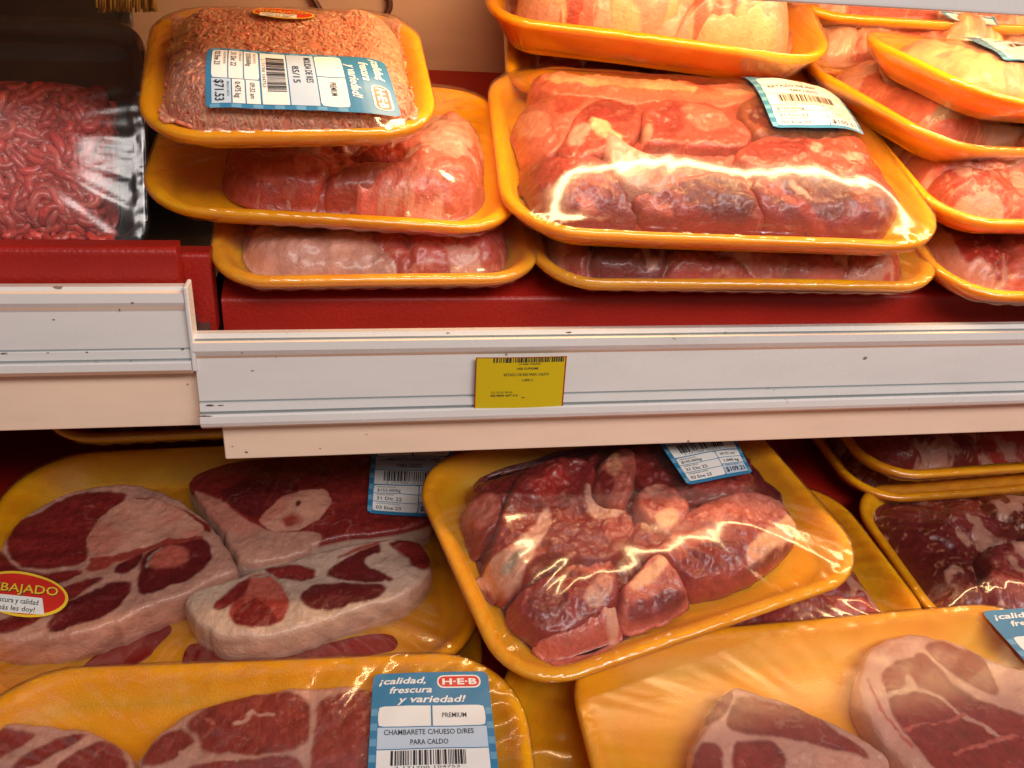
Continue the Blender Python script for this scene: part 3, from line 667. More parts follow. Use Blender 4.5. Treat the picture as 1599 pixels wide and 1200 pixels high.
# cable loop and gold fringe against the back wall
P = []
for (x, y) in ((476, -30), (490, 0), (505, 22), (530, 38), (560, 44), (588, 38), (606, 18), (608, 0), (600, -30)):
    P.append(on(x, y, 1, .338))
def spline(P, n=8):
    P = np.array(P); out = []
    for i in range(len(P)-1):
        a, b_, c, d = P[max(i-1, 0)], P[i], P[i+1], P[min(i+2, len(P)-1)]
        for t in np.linspace(0, 1, n, endpoint=False): out.append(.5*((2*b_)+(-a+c)*t+(2*a-5*b_+4*c-d)*t*t+(-a+3*b_-3*c+d)*t**3))
    return np.array(out+[P[-1]])
V, Fc = tube_arrays(spline(P), .0028, 10); tag(mesh_obj('cable', V, Fc, M['cable']), 'dark brown cable loop hanging against the pale back wall', 'cable')
rng = random.Random(4); Vs = []; Fs = []; base = 0
for i in range(90):
    x = 150+i*1.0+rng.uniform(-1, 1); p0 = on(x, -110, 1, .14+rng.uniform(-.002, .002)); p1 = on(x+rng.uniform(-3, 3)+2, 16+rng.uniform(-5, 4), 1, .14+rng.uniform(-.002, .002))
    V, Fc = tube_arrays(np.linspace(p0, p1, 5)+np.array([[0, rng.uniform(-.001, .001), 0] for _ in range(5)]), .0008, 5); Vs.append(V); Fs += [[a+base for a in f] for f in Fc]; base += len(V)
tag(mesh_obj('gold_fringe', np.concatenate(Vs), Fs, M['gold']), 'gold bristle fringe above the black trays, top left', 'fringe')

# ------------------------------------------------------------------ black trays of minced beef, left
g1 = 'black trays leaning on the left shelf'
def zoom(x0, y0, s): return lambda L: [(x0+a/s, y0+b/s) for a, b in L]
t = Pack('black vacuum tray of coarse minced beef leaning upright at far left', -.2315, .1175, 1.0384, 65, .195, .145, 0, 0, H=.024, wall=.014, rad=.018, top=.003, er=.018, minset=.0225, seed=3, foam='black', group=g1, name='black_meat_tray', offs=(0, -.0165))
t.mince(560, .0031, .036, 5, [(.66, .085, .065), (.62, .07, .05), (.70, .12, .09), (.58, .06, .045)], curl=1.9, ns=8)
t.film('filmdark', wr=.0004, gap=.0015, soft=14)
t = Pack('dark empty-topped black tray standing behind the minced beef tray, top left', -.285, .205, .9005, 65, .26, .20, 0, 0, H=.024, wall=.014, rad=.02, seed=4, foam='black', group=g1, name='black_meat_tray')
t.film('filmdark', wr=.0012)

# ------------------------------------------------------------------ upper shelf, left stack
t = Pack('bottom yellow tray of pale pink beef, left stack on the red pad', .010, .0945, 1.222, 19, .203, .160, 1, rad=.036, top=.004, seed=11, minset=.018)
t.pile(8, ['pink', 'rose', 'rose', 'fat', 'pink'], 12, .008, fatn=.42); t.film('filmhazy')
t = Pack('wide yellow tray of beef chunks under the small tray of ground beef', -.0125, .116, 1.249, 20, .226, .178, -1.5, -2.5, rad=.04, top=.008, seed=13, minset=.03, offs=(.012, 0))
z1 = zoom(0, 0, 2.284); K = dict(er=.009, drop=.008, bumpy=.0014)
t.pile(8, ['rose', 'pink', 'rose'], 14, .012, fatn=.3)
t.piece(z1([(800, 560), (900, 520), (1160, 540), (1180, 590), (1150, 660), (1100, 710), (960, 712), (820, 690)]), 'rose', [('pink', z1([(900, 540), (1160, 545), (1170, 590), (1040, 620), (960, 680), (910, 640)])), ('rose', z1([(960, 690), (1050, 640), (1120, 690), (1060, 712)]))], lift=.001, **K)
t.piece(z1([(1150, 660), (1180, 600), (1260, 570), (1500, 560), (1520, 640), (1545, 750), (1300, 735), (1160, 715)]), 'rose', [('brown', z1([(1200, 600), (1260, 575), (1500, 565), (1520, 640), (1300, 650), (1200, 640)]), .012), ('pink', z1([(1400, 720), (1520, 710), (1540, 748), (1400, 742)]))], lift=.001, bumpy=.0004, er=.006, drop=.008)
t.piece(z1([(1230, 540), (1400, 470), (1560, 420), (1640, 330), (1720, 420), (1730, 560), (1700, 740), (1560, 750), (1530, 600), (1480, 560)]), 'pink', [('fat', z1([(1480, 480), (1580, 420), (1700, 450), (1690, 560), (1560, 600)])), ('red', z1([(1260, 540), (1420, 490), (1480, 550), (1320, 560)]))], lift=.002, fatn=.5, er=.01, drop=.009, bumpy=.002)
t.film('film')
t = Pack('small yellow tray of fine ground beef with a sideways blue label, atop the left stack', -.040, .085, 1.302, 24, .165, .139, 3.5, rad=.036, top=.016, er=.028, seed=15, minset=.0125)
t.mince(7500, .00120, .0085, 9, [(.95, .30, .18), (.95, .36, .23), (.93, .25, .15), (.94, .30, .19)], curl=1.6, ns=5)
t.film('film', wr=.0003, soft=10)
t.patch([(600, 100), (628, 187), (322, 175), (325, 80)], 'price_label', meat_label('MOLIDA DE RES', '85/15', 'PREMIUM', '$150.60/kg', '31 Dic 22', '02 Ene 23', '0.475 kg', '$71.53', 8), LM)
t.patch([(396, 14), (492, 22), (490, 38), (394, 30)], 'discount_sticker', sticker_items(), ['red', 'yellow', 'white', 'ink'])

# ------------------------------------------------------------------ upper shelf, back and right
z2 = zoom(700, 0, 1.7786)
t = Pack('lower back yellow tray supporting the tray of pale fatty cuts', .240, .238, 1.254, 20, .25, .155, -6, rad=.04, top=-.002, seed=17)
t.pile(8, ['lean', 'dark', 'lean'], 22, .008, fatn=.05); t.film('film')
t = Pack('yellow tray of pale fatty cuts with stretched film, highest at the back centre', .231, .238, 1.300, 20, .262, .160, -10, H=.034, rad=.04, top=.022, er=.03, seed=18)
t.pile(7, ['palefat', 'pink', 'palefat'], 19, .006, fatn=.5)
K5 = dict(lift=.004)
t.piece(z2([(150, -90), (330, -110), (400, 0), (380, 70), (330, 100), (210, 105), (160, 60), (140, 0)]), 'rose', [('palefat', z2([(230, -40), (330, -60), (350, 60), (300, 90), (260, 40)])), ('red', z2([(170, 0), (230, -20), (240, 90), (190, 90)]))], er=.012, drop=.014, fatn=.3, **K5)
t.piece(z2([(390, -100), (620, -110), (680, -30), (640, 60), (620, 120), (500, 130), (440, 90), (400, 20)]), 'palefat', [('fat', z2([(420, 20), (520, -40), (600, 40), (600, 110), (480, 110)]))], er=.012, drop=.014, fatn=.4, bumpy=.002, **K5)
t.piece(z2([(660, 0), (760, -90), (1000, -80), (1010, 60), (990, 150), (850, 165), (720, 140), (640, 80)]), 'palefat', [('pink', z2([(640, 60), (760, 10), (800, 30), (730, 80), (700, 120)])), ('rose', z2([(780, 40), (800, 40), (790, 90), (770, 120)]), .003)], er=.012, drop=.014, fatn=.3, bumpy=.002, **K5)
t.film('film', wr=.0012)
def rt_pile(label, args, n, pal, seed, top=.006, fatn=.4, filmk='film', **k):
    t = Pack(label, *args, seed=seed, rad=.042, top=top, **k); t.pile(n, pal, seed+1, .008, fatn=fatn)
    if filmk: t.film(filmk)
    return t
rt_pile('tray of pinkish brisket at the back right behind the tilted trays', (.50, .262, 1.268, 20, .30, .14, 0), 8, ['pink', 'bone', 'rose', 'palefat'], 31, .022, .4, minset=.012)
t = rt_pile('rear yellow tray of pale pink cuts under the grey shelf edge', (.50, .275, 1.300, 20, .30, .12, 0), 7, ['pink', 'bone', 'palefat', 'rose'], 33, .022, .45, minset=.012)
t.patch([(1462, 18), (1552, 30), (1560, 44), (1490, 36)], 'price_label', meat_label('PECHO DE RES', 'EN TROZO', 'PREMIUM', '$120.00/kg', '31 Dic 22', '03 Ene 23', '0.902 kg', '$108.24', 12), LM)
rt_pile('lowest yellow tray of dark beef in the far right stack on the red pad', (.522, .079, 1.222, 19, .275, .175, -3), 7, ['rose', 'lean', 'pink'], 35, .006, .2)
rt_pile('third yellow tray from the top in the far right stack, smooth pink beef', (.520, .1075, 1.258, 18, .28, .18, -1), 6, ['pink', 'rose', 'lean'], 37, .008, .25)
t = rt_pile('second yellow tray from the top in the far right stack, with a grey skin fold', (.490, .179, 1.359, 12, .27, .165, 21), 5, ['palefat', 'pink', 'bone'], 39, .012, .6, rolld=-9, minset=.018, filmk=None)
t.piece(z2([(1300, 362), (1350, 325), (1440, 318), (1600, 335), (1700, 360), (1690, 420), (1550, 412), (1400, 385)]), 'grey', [('brown', z2([(1340, 350), (1450, 330), (1500, 345), (1400, 365)]), .003), ('purple', z2([(1520, 380), (1700, 380), (1690, 420), (1540, 410)]), .004)], lift=.007, er=.008, drop=.007, bumpy=.002)
t.film('film')
t = rt_pile('topmost yellow tray of the far right stack, white label on a pale cut', (.502, .153, 1.396, 12, .26, .135, 22), 4, ['palefat', 'bone', 'pink'], 41, .012, .5, rolld=-9, minset=.018)
t.patch([(1496, 62), (1650, 68), (1690, 118), (1566, 98)], 'price_label', meat_label('CHULETA DE RES', 'NATURAL', 'PREMIUM', '$142.00/kg', '31 Dic 22', '03 Ene 23', '0.740 kg', '$105.08', 14), LM)
# ------------------------------------------------------------------ centre stack
t = Pack('flat yellow tray of dark beef beneath the big centre tray, resting on the red pad',   .250, .103, 1.2225, 19, .286, .19, -1.5, rad=.042, top=.004, seed=51, minset=.018)
t.pile(9, ['lean', 'pink', 'dark', 'rose'], 52, .008, fatn=.4); t.film('filmhazy')
t = Pack('big centre yellow tray heaped with stewing beef, blue and white label, bright streak', .236, .110, 1.2560, 19, .293, .218, -3.5, rad=.048, top=.021, er=.055, minset=.016, seed=53, wall=.024)
A = dict(er=.005, drop=.0032, bumpy=.0018)
t.piece(z2([(205, 440), (190, 400), (300, 330), (600, 260), (900, 260), (1160, 380), (1260, 440), (1320, 560), (1300, 620), (1200, 640), (900, 620), (600, 612), (380, 607), (260, 590), (190, 530)]), 'rose', lift=-.006, **A)
t.piece(z2([(220, 192), (500, 205), (800, 222), (900, 262), (700, 300), (540, 285), (400, 262), (260, 265), (215, 240)]), 'pink', [('palefat', z2([(230, 200), (500, 212), (700, 240), (690, 262), (400, 240), (240, 235)])), ('fat', z2([(700, 225), (860, 240), (870, 262), (720, 260)]))], **A)
t.piece(z2([(172, 380), (190, 320), (230, 285), (330, 262), (430, 265), (400, 300), (340, 350), (320, 400), (270, 440), (200, 450)]), 'pink', [('fat', z2([(190, 330), (260, 300), (290, 350), (270, 390), (200, 390)])), ('rose', z2([(300, 270), (400, 265), (350, 320), (290, 320)]))], **A)
t.piece(z2([(300, 420), (330, 370), (360, 300), (430, 262), (540, 285), (540, 350), (500, 400), (440, 420), (380, 440), (320, 440)]), 'rose', [('lean', z2([(370, 300), (430, 270), (520, 290), (520, 340), (430, 330), (380, 340)]), .003), ('palefat', z2([(380, 330), (440, 330), (500, 400), (440, 400)])), ('grey', z2([(330, 380), (360, 340), (400, 340), (390, 390), (340, 410)]), .002)], lift=.002, **A)
t.piece(z2([(540, 290), (620, 268), (760, 290), (830, 340), (855, 385), (790, 405), (700, 395), (600, 400), (540, 395), (545, 340)]), 'rose', [('lean', z2([(560, 300), (640, 280), (660, 370), (580, 390)]), .004), ('pink', z2([(640, 290), (740, 290), (800, 340), (720, 360), (660, 330)])), ('fat', z2([(540, 350), (575, 330), (560, 390), (535, 390)]))], lift=.003, **A)
t.piece(z2([(440, 345), (500, 400), (600, 440), (645, 480), (640, 520), (500, 532), (470, 480), (430, 400)]), 'fat', [('white', z2([(440, 350), (500, 410), (520, 460), (500, 520), (470, 470)])), ('pink', z2([(540, 430), (640, 480), (635, 515), (540, 520)]))], lift=.004, **A)
t.piece(z2([(195, 510), (230, 450), (330, 430), (460, 440), (500, 520), (500, 560), (540, 605), (380, 607), (260, 590), (200, 545)]), 'purple', [('rose', z2([(240, 460), (400, 440), (470, 500), (400, 560), (300, 540)]), .005), ('pink', z2([(350, 540), (400, 560), (410, 606), (370, 600)]))], lift=.0, **A)
t.piece(z2([(495, 540), (640, 485), (800, 470), (850, 520), (870, 575), (890, 612), (700, 612), (560, 608)]), 'lean', [('pink', z2([(500, 535), (560, 550), (640, 600), (600, 606), (530, 570)])), ('dark', z2([(620, 510), (740, 480), (840, 520), (860, 600), (700, 606)]), .003)], lift=.001, **A)
t.piece(z2([(780, 430), (850, 385), (900, 372), (1100, 385), (1200, 430), (1260, 475), (1180, 490), (1000, 480), (870, 475)]), 'rose', [('lean', z2([(800, 420), (860, 390), (950, 400), (960, 440), (860, 440)])), ('lean', z2([(900, 390), (1000, 370), (1000, 440), (930, 440)])), ('fat', z2([(1010, 400), (1040, 400), (1040, 425), (1005, 420)])), ('fat', z2([(1120, 420), (1160, 440), (1140, 460), (1100, 440)]))], lift=.002, **A)
t.piece(z2([(830, 478), (1050, 482), (1240, 490), (1310, 560), (1300, 610), (1220, 638), (1060, 628), (900, 616), (860, 560)]), 'lean', [('dark', z2([(880, 500), (1100, 490), (1140, 600), (900, 600)]), .003), ('purple', z2([(1180, 500), (1300, 560), (1290, 610), (1200, 620)]), .004), ('rose', z2([(900, 500), (980, 560), (1070, 620), (1040, 626), (930, 570), (880, 520)])), ('fat', z2([(960, 500), (1020, 550), (1010, 560), (940, 510)]), .0015)], lift=.001, **A)
t.piece(z2([(830, 330), (800, 290), (850, 262), (950, 262), (1100, 290), (1170, 390), (1100, 392), (900, 375), (850, 380)]), 'brown', [('dark', z2([(820, 300), (900, 290), (930, 360), (860, 360)]))], lift=.001, **A)
t.film('filmcalm', wr=.0003, envgap=.0055, soft=16)
t.patch([(1150, 122), (1291, 131), (1349, 217), (1207, 203)], 'price_label', meat_label('RETAZO DE RES', 'PARA CALDO', 'PREMIUM', '$105.00/kg', '31 Dic 22', '03 Ene 23', '1.005 kg', '$105.51', 21), LM)

# ------------------------------------------------------------------ lower shelf
z4 = zoom(0, 660, 2.221); z5 = zoom(650, 660, 2.2225); z6 = zoom(1100, 650, 2.182)
def low(label, args, n, pal, seed, top=.004, fatn=.3, filmk='film', **k):
    t = Pack(label, *args, seed=seed, rad=k.pop('rad', .045), top=top, **k)
    if n: t.pile(n, pal, seed+1, .008, fatn=fatn)
    t.film(filmk); return t
low('dark orange tray deep under the left shelf, behind the sliced shank', (-.078, .217, 1.052, 10, .33, .2, 1.5), 8, ['lean', 'rose'], 61)
low('orange tray under the sliced shank tray, mostly hidden', (-.088, .018, 1.004, 10, .325, .21, -1.5), 0, [], 63)
ST = dict(mat='steak', er=.004, drop=.0035, bumpy=.0009, marb=.3, sp=.0009)
t = Pack('large orange tray of three bone-in shank slices in shade with an oval red sticker', -.093, .028, 1.026, 10, .330, .222, .6, rad=.055, top=-.0005, seed=65, shape='flat', wall=.026, H=.030, group='trays of packaged meat')
t.piece(z4([(-250, 600), (-150, 430), (0, 410), (60, 340), (130, 290), (220, 240), (340, 215), (450, 205), (560, 235), (660, 285), (740, 365), (795, 440), (828, 500), (800, 525), (730, 545), (650, 595), (560, 625), (470, 662), (380, 700), (280, 735), (180, 752), (60, 755), (-60, 745), (-200, 725)]), 'fat', [
    ('lean', z4([(25, 370), (120, 310), (240, 250), (340, 232), (470, 240), (420, 290), (350, 330), (310, 380), (300, 440), (290, 490), (200, 505), (60, 497), (20, 430)])),
    ('lean', z4([(470, 262), (500, 250), (600, 280), (690, 330), (735, 380), (700, 390), (600, 330)])),
    ('dark', z4([(560, 420), (640, 400), (700, 405), (742, 450), (730, 490), (660, 540), (580, 580), (490, 615), (465, 570), (480, 500), (500, 450)])),
    ('pink', z4([(508, 470), (560, 425), (640, 430), (660, 480), (570, 500), (510, 512)]), .002),
    ('dark', z4([(380, 520), (450, 460), (505, 438), (480, 500), (430, 530)])),
    ('dark', z4([(140, 715), (240, 620), (300, 590), (400, 550), (458, 558), (440, 610), (330, 680), (200, 742)])),
    ('lean', z4([(-220, 715), (0, 690), (100, 640), (200, 590), (300, 545), (372, 538), (270, 600), (130, 690), (0, 740), (-150, 735)])),
    ('lean', z4([(-220, 480), (0, 425), (40, 495), (180, 522), (310, 510), (200, 572), (0, 605), (-220, 610)])),
    ('rose', z4([(300, 480), (420, 455), (520, 420), (600, 402), (560, 425), (440, 470), (330, 520), (290, 520)]), .002),
    ('bone', z4([(298, 430), (308, 370), (350, 320), (430, 272), (500, 256), (580, 273), (640, 305), (700, 370), (690, 402), (560, 405), (480, 430), (400, 460), (320, 472)]), .0006)],
    lines=[('rose', z4([(310, 478), (420, 462), (520, 425), (690, 405)]), .0025), ('grey', z4([(505, 500), (510, 470), (550, 435)]), .0012)], name='shank_slice', sidefat='fat', seed=66, **ST)
t.piece(z4([(640, 190), (760, 140), (900, 105), (1100, 75), (1300, 90), (1500, 150), (1520, 330), (1450, 360), (1300, 385), (1110, 405), (1040, 460), (940, 480), (845, 495), (800, 430), (760, 350), (690, 280)]), 'lean', [
    ('fat', z4([(650, 225), (760, 262), (850, 330), (950, 385), (1110, 370), (1115, 410), (1050, 465), (940, 490), (840, 500), (780, 430), (720, 320)])),
    ('dark', z4([(760, 240), (860, 200), (1000, 200), (1060, 230), (960, 262), (900, 330), (840, 310), (790, 280)]), .002),
    ('bone', z4([(898, 330), (960, 268), (1050, 233), (1125, 228), (1152, 260), (1130, 310), (1060, 360), (980, 383), (920, 362)]), .0006), ('rose', z4([(980, 320), (1040, 310), (1050, 345), (990, 360)]), .003),
    ('dark', z4([(1024, 278), (1036, 268), (1048, 278), (1040, 290), (1028, 290)]), .0006)],
    name='shank_slice', sidefat='white', seed=68, **ST)
t.piece(z4([(645, 592), (690, 570), (830, 532), (880, 505), (1000, 478), (1100, 448), (1250, 410), (1350, 398), (1430, 400), (1490, 430), (1497, 520), (1440, 572), (1380, 605), (1250, 645), (1100, 695), (980, 735), (850, 745), (740, 733), (680, 695), (648, 640)]), 'white', [
    ('rose', z4([(815, 600), (840, 550), (900, 525), (960, 540), (1010, 600), (1000, 650), (960, 705), (870, 722), (800, 700)]), .0015),
    ('pink', z4([(850, 560), (900, 530), (960, 545), (1000, 600), (960, 620), (900, 600), (850, 640)]), .002),
    ('lean', z4([(820, 650), (900, 605), (940, 660), (960, 700), (870, 720), (805, 700)]), .0012),
    ('lean', z4([(735, 632), (790, 580), (870, 538), (850, 592), (790, 645)])),
    ('lean', z4([(900, 512), (1000, 492), (1085, 500), (1092, 540), (1000, 548), (930, 532)])),
    ('dark', z4([(1110, 522), (1180, 480), (1260, 450), (1320, 420), (1330, 450), (1250, 490), (1360, 530), (1360, 552), (1180, 548)])),
    ('dark', z4([(1035, 592), (1100, 552), (1350, 555), (1330, 602), (1250, 628), (1140, 658), (1070, 642)])),
    ('lean', z4([(1330, 420), (1400, 402), (1490, 440), (1490, 520), (1440, 512), (1400, 450)])),
    ('rose', z4([(1150, 470), (1230, 440), (1340, 405), (1330, 420), (1240, 455)]), .002)], lines=[('grey', z4([(1015, 605), (990, 560), (940, 530), (870, 545)]), .0009)], name='shank_slice', sidefat='white', seed=70, **ST)
# blood in the tray floor
for pl in ([(680, 760), (1000, 800), (1340, 715), (1400, 780), (1260, 840), (1000, 870), (900, 890), (620, 890), (640, 780)], [(240, 900), (330, 800), (450, 745), (560, 690), (610, 715), (545, 775), (515, 820), (400, 870)]):
    p2 = smooth_poly(t.px(z4(pl), h=t.floor+.0012), 2); V, Fq, *_ = grid_surface(p2, .002, lambda X, Y, D: np.full(X.shape, t.floor+.0012))
    mesh_obj('blood_pool', V, Fq, M['blood'], t.root)
t.film('film', wr=.0006)
t.patch([(584, 660), (712, 656), (703, 812), (573, 803)], 'price_label', meat_label('CHAMBARETE C/HUESO D/RES', 'PARA CALDO', 'PREMIUM', '$155.00/kg', '31 Dic 22', '03 Ene 23', '1.210 kg', '$187.55', 23), LM)
t.patch([(-42, 888), (104, 903), (112, 972), (-36, 960)], 'discount_sticker', sticker_items(), ['red', 'yellow', 'white', 'ink'], nu=30)

low('upper yellow tray of red stew beef at far right, half under the shelf', (.545, .145, 1.0275, 10, .27, .15, 2.5), 9, ['red', 'lean', 'dark'], 73)
low('yellow tray of red stew beef just below the uppermost one at far right', (.558, .147, 1.002, 10, .305, .145, 2.7), 9, ['red', 'lean', 'dark'], 71)
low('yellow tray of dark maroon stew beef at right, edge showing its left corner', (.5285, .014, 1.0, 10, .25, .165, 1.5), 11, ['dark', 'purple', 'lean', 'dark'], 75, .003, .12, minset=.015)
low('dark beef tray peeking out under the tilted neck-bone tray', (.275, .003, 1.002, 10, .245, .172, 5), 5, ['purple', 'dark', 'rose'], 77, .004, .1)
t = Pack('tilted yellow tray of bony neck pieces under glossy crinkled film, lower centre', .181, -.010, 1.072, 14, .268, .190, 15, rad=.042, top=.006, er=.03, minset=.021, seed=81, wall=.026, H=.028)
B = dict(er=.0035, drop=.0045, bumpy=.0024)
t.piece(z5([(180, 240), (250, 90), (700, 30), (1190, 30), (1230, 220), (1320, 320), (1320, 400), (1160, 520), (960, 560), (940, 620), (790, 700), (700, 760), (560, 850), (460, 800), (340, 690), (300, 600), (205, 540)]), 'dark', lift=-.007, er=.01, drop=.012, bumpy=.003)
t.piece(z5([(165, 250), (200, 120), (420, 60), (620, 60), (640, 140), (480, 200), (380, 260), (250, 320)]), 'lean', lift=-.002, **B)
t.piece(z5([(740, 180), (750, 80), (850, 40), (1180, 30), (1210, 200), (1150, 250), (1000, 265), (930, 280), (850, 240)]), 'lean', [('red', z5([(900, 200), (1150, 180), (1150, 240), (1000, 260)]), .003)], lift=-.002, **B)
t.piece(z5([(350, 180), (420, 135), (560, 115), (640, 150), (600, 240), (640, 290), (745, 300), (765, 355), (735, 420), (690, 460), (600, 480), (520, 470), (440, 440), (330, 590), (250, 600), (205, 545), (260, 460), (300, 300)]), 'lean', [
    ('fat', z5([(205, 545), (290, 450), (380, 390), (440, 280), (470, 320), (440, 400), (400, 470), (330, 600), (250, 605)])), ('grey', z5([(360, 430), (385, 428), (350, 500), (300, 550), (290, 520)]), .0015),
    ('fat', z5([(580, 200), (640, 250), (700, 290), (745, 300), (700, 330), (620, 340), (590, 280)])), ('rose', z5([(650, 350), (740, 308), (762, 358), (710, 410), (660, 400)])), ('red', z5([(380, 190), (480, 140), (540, 200), (500, 300), (420, 280)]), .003)], lift=.006, **B)
t.piece(z5([(160, 290), (230, 235), (300, 230), (300, 320), (240, 400), (200, 480), (185, 400)]), 'lean', [('pink', z5([(165, 290), (290, 240), (295, 310), (230, 380), (180, 370)]), .003)], lift=.001, **B)
t.piece(z5([(610, 180), (680, 90), (755, 75), (770, 150), (745, 240), (715, 292), (650, 270)]), 'pink', [('palefat', z5([(660, 120), (690, 90), (720, 140), (690, 200), (670, 180)]), .002), ('lean', z5([(620, 190), (660, 160), (690, 240), (650, 260)]))], lift=.004, **B)
t.piece(z5([(330, 600), (450, 530), (560, 470), (650, 440), (690, 480), (705, 560), (700, 620), (600, 690), (500, 740), (400, 745), (330, 670)]), 'lean', [('pink', z5([(430, 520), (520, 460), (640, 440), (690, 490), (620, 520), (540, 500)])), ('purple', z5([(380, 600), (470, 570), (540, 600), (500, 660), (400, 680)]), .003), ('fat', z5([(560, 560), (690, 500), (700, 600), (600, 640)])), ('red', z5([(600, 450), (660, 460), (670, 490), (620, 490)]))], lift=.002, **B)
t.piece(z5([(400, 760), (500, 720), (580, 660), (690, 605), (708, 700), (706, 765), (590, 845), (500, 855), (460, 805)]), 'pink', [('pink', z5([(500, 740), (690, 640), (690, 750), (590, 820), (500, 800)])), ('fat', z5([(630, 620), (690, 600), (700, 750), (660, 760)]))], lift=-.001, **B)
t.piece(z5([(755, 260), (790, 215), (850, 195), (905, 235), (965, 280), (925, 350), (860, 390), (800, 355)]), 'pink', [('fat', z5([(780, 220), (850, 200), (880, 240), (800, 250)])), ('palefat', z5([(820, 310), (920, 300), (910, 350), (850, 380)])), ('rose', z5([(760, 260), (830, 260), (900, 290), (800, 320)]))], lift=.003, **B)
t.piece(z5([(705, 580), (770, 500), (850, 440), (885, 480), (935, 560), (945, 615), (880, 655), (800, 695), (715, 720)]), 'pink', [('palefat', z5([(730, 540), (850, 445), (880, 490), (820, 540), (750, 590)])), ('purple', z5([(760, 610), (930, 560), (940, 620), (800, 690), (725, 715)]), .002)], lift=.001, **B)
t.piece(z5([(770, 470), (860, 400), (900, 350), (960, 290), (1060, 240), (1200, 240), (1325, 320), (1328, 385), (1250, 455), (1150, 525), (1040, 555), (950, 550), (900, 490), (840, 440)]), 'rose', [('lean', z5([(955, 440), (1010, 405), (1140, 420), (1150, 455), (1060, 525), (960, 545), (920, 510)])), ('pink', z5([(990, 280), (1200, 250), (1310, 320), (1200, 340), (1060, 340), (960, 370)]), .003),
    ('palefat', z5([(1140, 425), (1230, 365), (1322, 325), (1328, 385), (1250, 450), (1150, 520)])), ('pink', z5([(860, 400), (960, 370), (1100, 380), (1000, 410), (900, 460)])), ('purple', z5([(1100, 530), (1250, 450), (1325, 395), (1320, 420), (1200, 500)]))], lift=.002, **B)
t.piece(z5([(740, 345), (800, 330), (880, 360), (905, 420), (860, 460), (790, 470), (735, 440)]), 'lean', lift=-.001, **B)
t.film('filmcrisp', wr=.0006, gap=.0006, soft=9, envgap=.0085)
t.patch([(983, 643), (1113, 622), (1175, 741), (1073, 760)], 'price_label', meat_label('RETAZO DE RES', 'PARA CALDO', 'PREMIUM', '$105.00/kg', '31 Dic 22', '03 Ene 23', '1.040 kg', '$109.21', 25), LM)

# front row
low('empty edge of a yellow tray under the front right steak tray', (.225, -.165, 1.026, 10, .30, .205, .5), 0, [], 87)
t = Pack('front left yellow tray of marbled shank steaks with the large blue label in focus', -.066, -.182, 1.050, 10, .298, .20, -2.5, rad=.052, top=-.001, seed=83, shape='flat', wall=.026)
t.piece(z4([(470, 1200), (500, 1130), (560, 1060), (640, 1005), (760, 960), (900, 930), (1060, 915), (1250, 908), (1400, 950), (1500, 1050), (1530, 1250), (1400, 1500), (900, 1600), (560, 1450)]), 'fat', [
    ('steak', z4([(478, 1185), (530, 1112), (600, 1062), (642, 1042), (682, 1100), (640, 1150), (590, 1180), (500, 1205)])),
    ('steak', z4([(655, 1020), (780, 965), (920, 940), (1030, 938), (1072, 965), (1072, 1040), (1060, 1120), (1000, 1150), (850, 1162), (700, 1152), (690, 1090), (645, 1040)])),
    ('steak', z4([(1090, 960), (1180, 925), (1300, 930), (1450, 1000), (1500, 1200), (1300, 1400), (1080, 1300), (1078, 1110), (1095, 1040)])),
    ('steak', z4([(640, 1182), (760, 1180), (880, 1172), (960, 1162), (1050, 1172), (1062, 1300), (800, 1450), (600, 1350)])), ('steak', z4([(480, 1220), (600, 1190), (620, 1330), (540, 1380)]))],
    lines=[('fat', z4([(800, 1048), (840, 1045), (868, 1012), (900, 1030), (950, 1022)]), .0012), ('fat', z4([(640, 1140), (700, 1170), (800, 1175)]), .0016), ('fat', z4([(600, 1180), (650, 1200), (660, 1240)]), .0012), ('pink', z4([(700, 1010), (780, 1090), (860, 1110)]), .0006)], name='shank_slice', sidefat='fat', seed=84, **ST)
t.piece(z4([(-300, 1100), (-100, 1035), (0, 1018), (120, 1038), (280, 1060), (350, 1078), (430, 1118), (466, 1165), (470, 1250), (300, 1450), (-200, 1450)]), 'fat', [
    ('steak', z4([(-250, 1110), (-60, 1058), (0, 1055), (130, 1072), (110, 1100), (20, 1150), (-100, 1210), (-250, 1200)])), ('steak', z4([(40, 1180), (180, 1095), (305, 1068), (290, 1100), (200, 1150), (100, 1210), (30, 1220)])),
    ('steak', z4([(180, 1215), (260, 1150), (350, 1105), (420, 1128), (452, 1180), (440, 1270), (200, 1400)])), ('steak', z4([(-200, 1240), (0, 1215), (160, 1240), (150, 1350), (-150, 1380)]))], name='shank_slice', sidefat='fat', seed=86, **ST)
t.film('film', wr=.0006)
t.patch([(583, 1055), (761, 1050), (786, 1272), (570, 1278)], 'price_label', meat_label('CHAMBARETE C/HUESO D/RES', 'PARA CALDO', 'PREMIUM', '$155.00/kg', '31 Dic 22', '03 Ene 23', '0.985 kg', '$152.67', 27), LM)
t = Pack('front right yellow tray of two pale marbled steaks, blue label at its corner', .281, -.182, 1.047, 10, .330, .205, 1, rad=.045, top=-.001, seed=91, shape='flat', wall=.034)
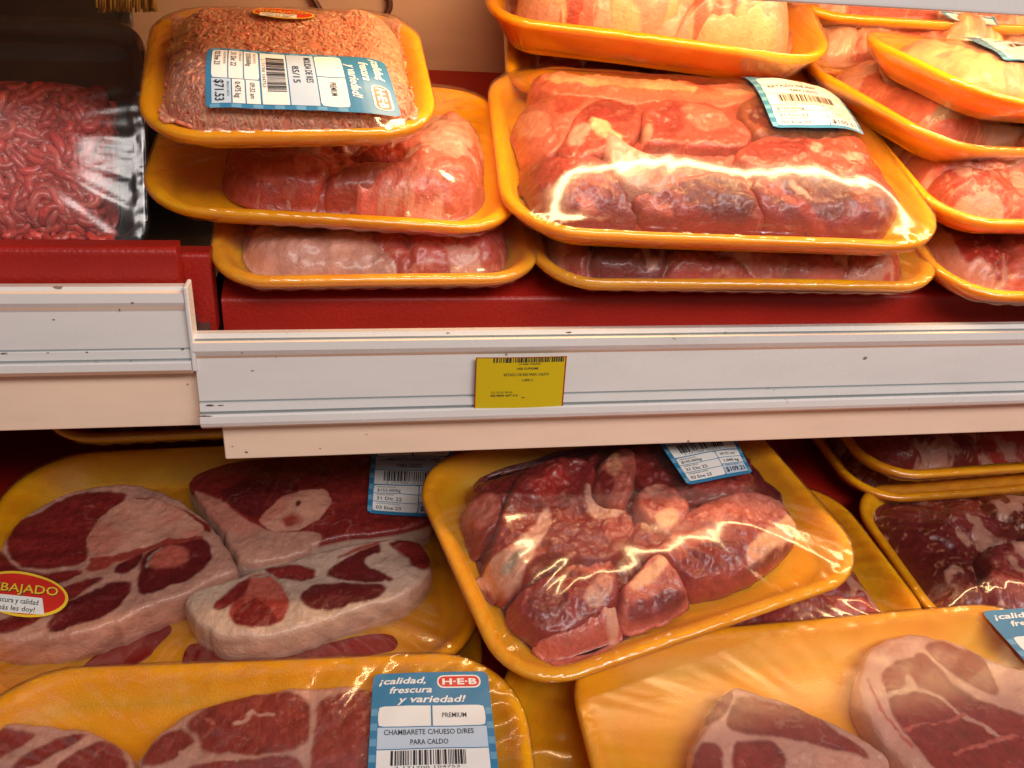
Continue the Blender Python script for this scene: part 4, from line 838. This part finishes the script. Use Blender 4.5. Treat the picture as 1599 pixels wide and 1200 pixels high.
t.piece(z6([(0, 1045), (20, 1000), (60, 950), (110, 915), (150, 932), (300, 980), (420, 1030), (520, 1075), (600, 1130), (650, 1200), (600, 1350), (0, 1450), (-60, 1180)]), 'fat', [
    ('steak', z6([(112, 960), (160, 948), (300, 990), (400, 1035), (470, 1078), (540, 1130), (580, 1175), (500, 1150), (400, 1130), (300, 1110), (180, 1092), (90, 1070), (80, 1035)])),
    ('steak', z6([(5, 1010), (60, 950), (108, 925), (100, 990), (50, 1040), (0, 1055)])), ('steak', z6([(98, 1120), (170, 1095), (240, 1120), (285, 1165), (310, 1350), (120, 1350)])),
    ('steak', z6([(-45, 1140), (0, 1105), (60, 1118), (82, 1180), (60, 1350), (-60, 1350)])), ('bone', z6([(350, 1195), (420, 1150), (500, 1155), (565, 1195), (560, 1350), (340, 1350)]), .001)], name='steak', sidefat='fat', seed=92, **ST)
t.piece(z6([(525, 900), (540, 830), (580, 770), (650, 740), (740, 738), (830, 755), (920, 790), (1000, 838), (1080, 858), (1300, 900), (1420, 1100), (1250, 1450), (850, 1400), (720, 1220), (620, 1120), (555, 1030), (530, 965)]), 'fat', [
    ('steak', z6([(750, 770), (830, 762), (900, 795), (960, 845), (990, 905), (1012, 962), (940, 950), (860, 885), (790, 825), (752, 800)])),
    ('steak', z6([(605, 880), (650, 830), (720, 800), (760, 812), (810, 860), (860, 915), (930, 970), (1040, 1010), (1220, 1050), (1350, 1200), (900, 1290), (760, 1180), (690, 1100), (640, 1020), (615, 935)]))],
    lines=[('fat', z6([(620, 950), (700, 930), (800, 950), (870, 1010), (1000, 1100)]), .0016), ('pink', z6([(680, 1060), (800, 1040), (880, 1010)]), .0012), ('fat', z6([(690, 895), (705, 920), (680, 935)]), .003), ('pink', z6([(560, 900), (600, 1000), (700, 1130)]), .001), ('pink', z6([(860, 1160), (1000, 1100), (1150, 1100)]), .001)], name='steak', sidefat='fat', seed=94, **ST)
t.film('filmcalm', wr=.00012)
t.patch([(1530, 957), (1712, 944), (1860, 1110), (1682, 1130)], 'price_label', meat_label('SIRLOIN DE RES', 'EN BISTEC', 'PREMIUM', '$168.00/kg', '31 Dic 22', '03 Ene 23', '0.860 kg', '$144.48', 29), LM)
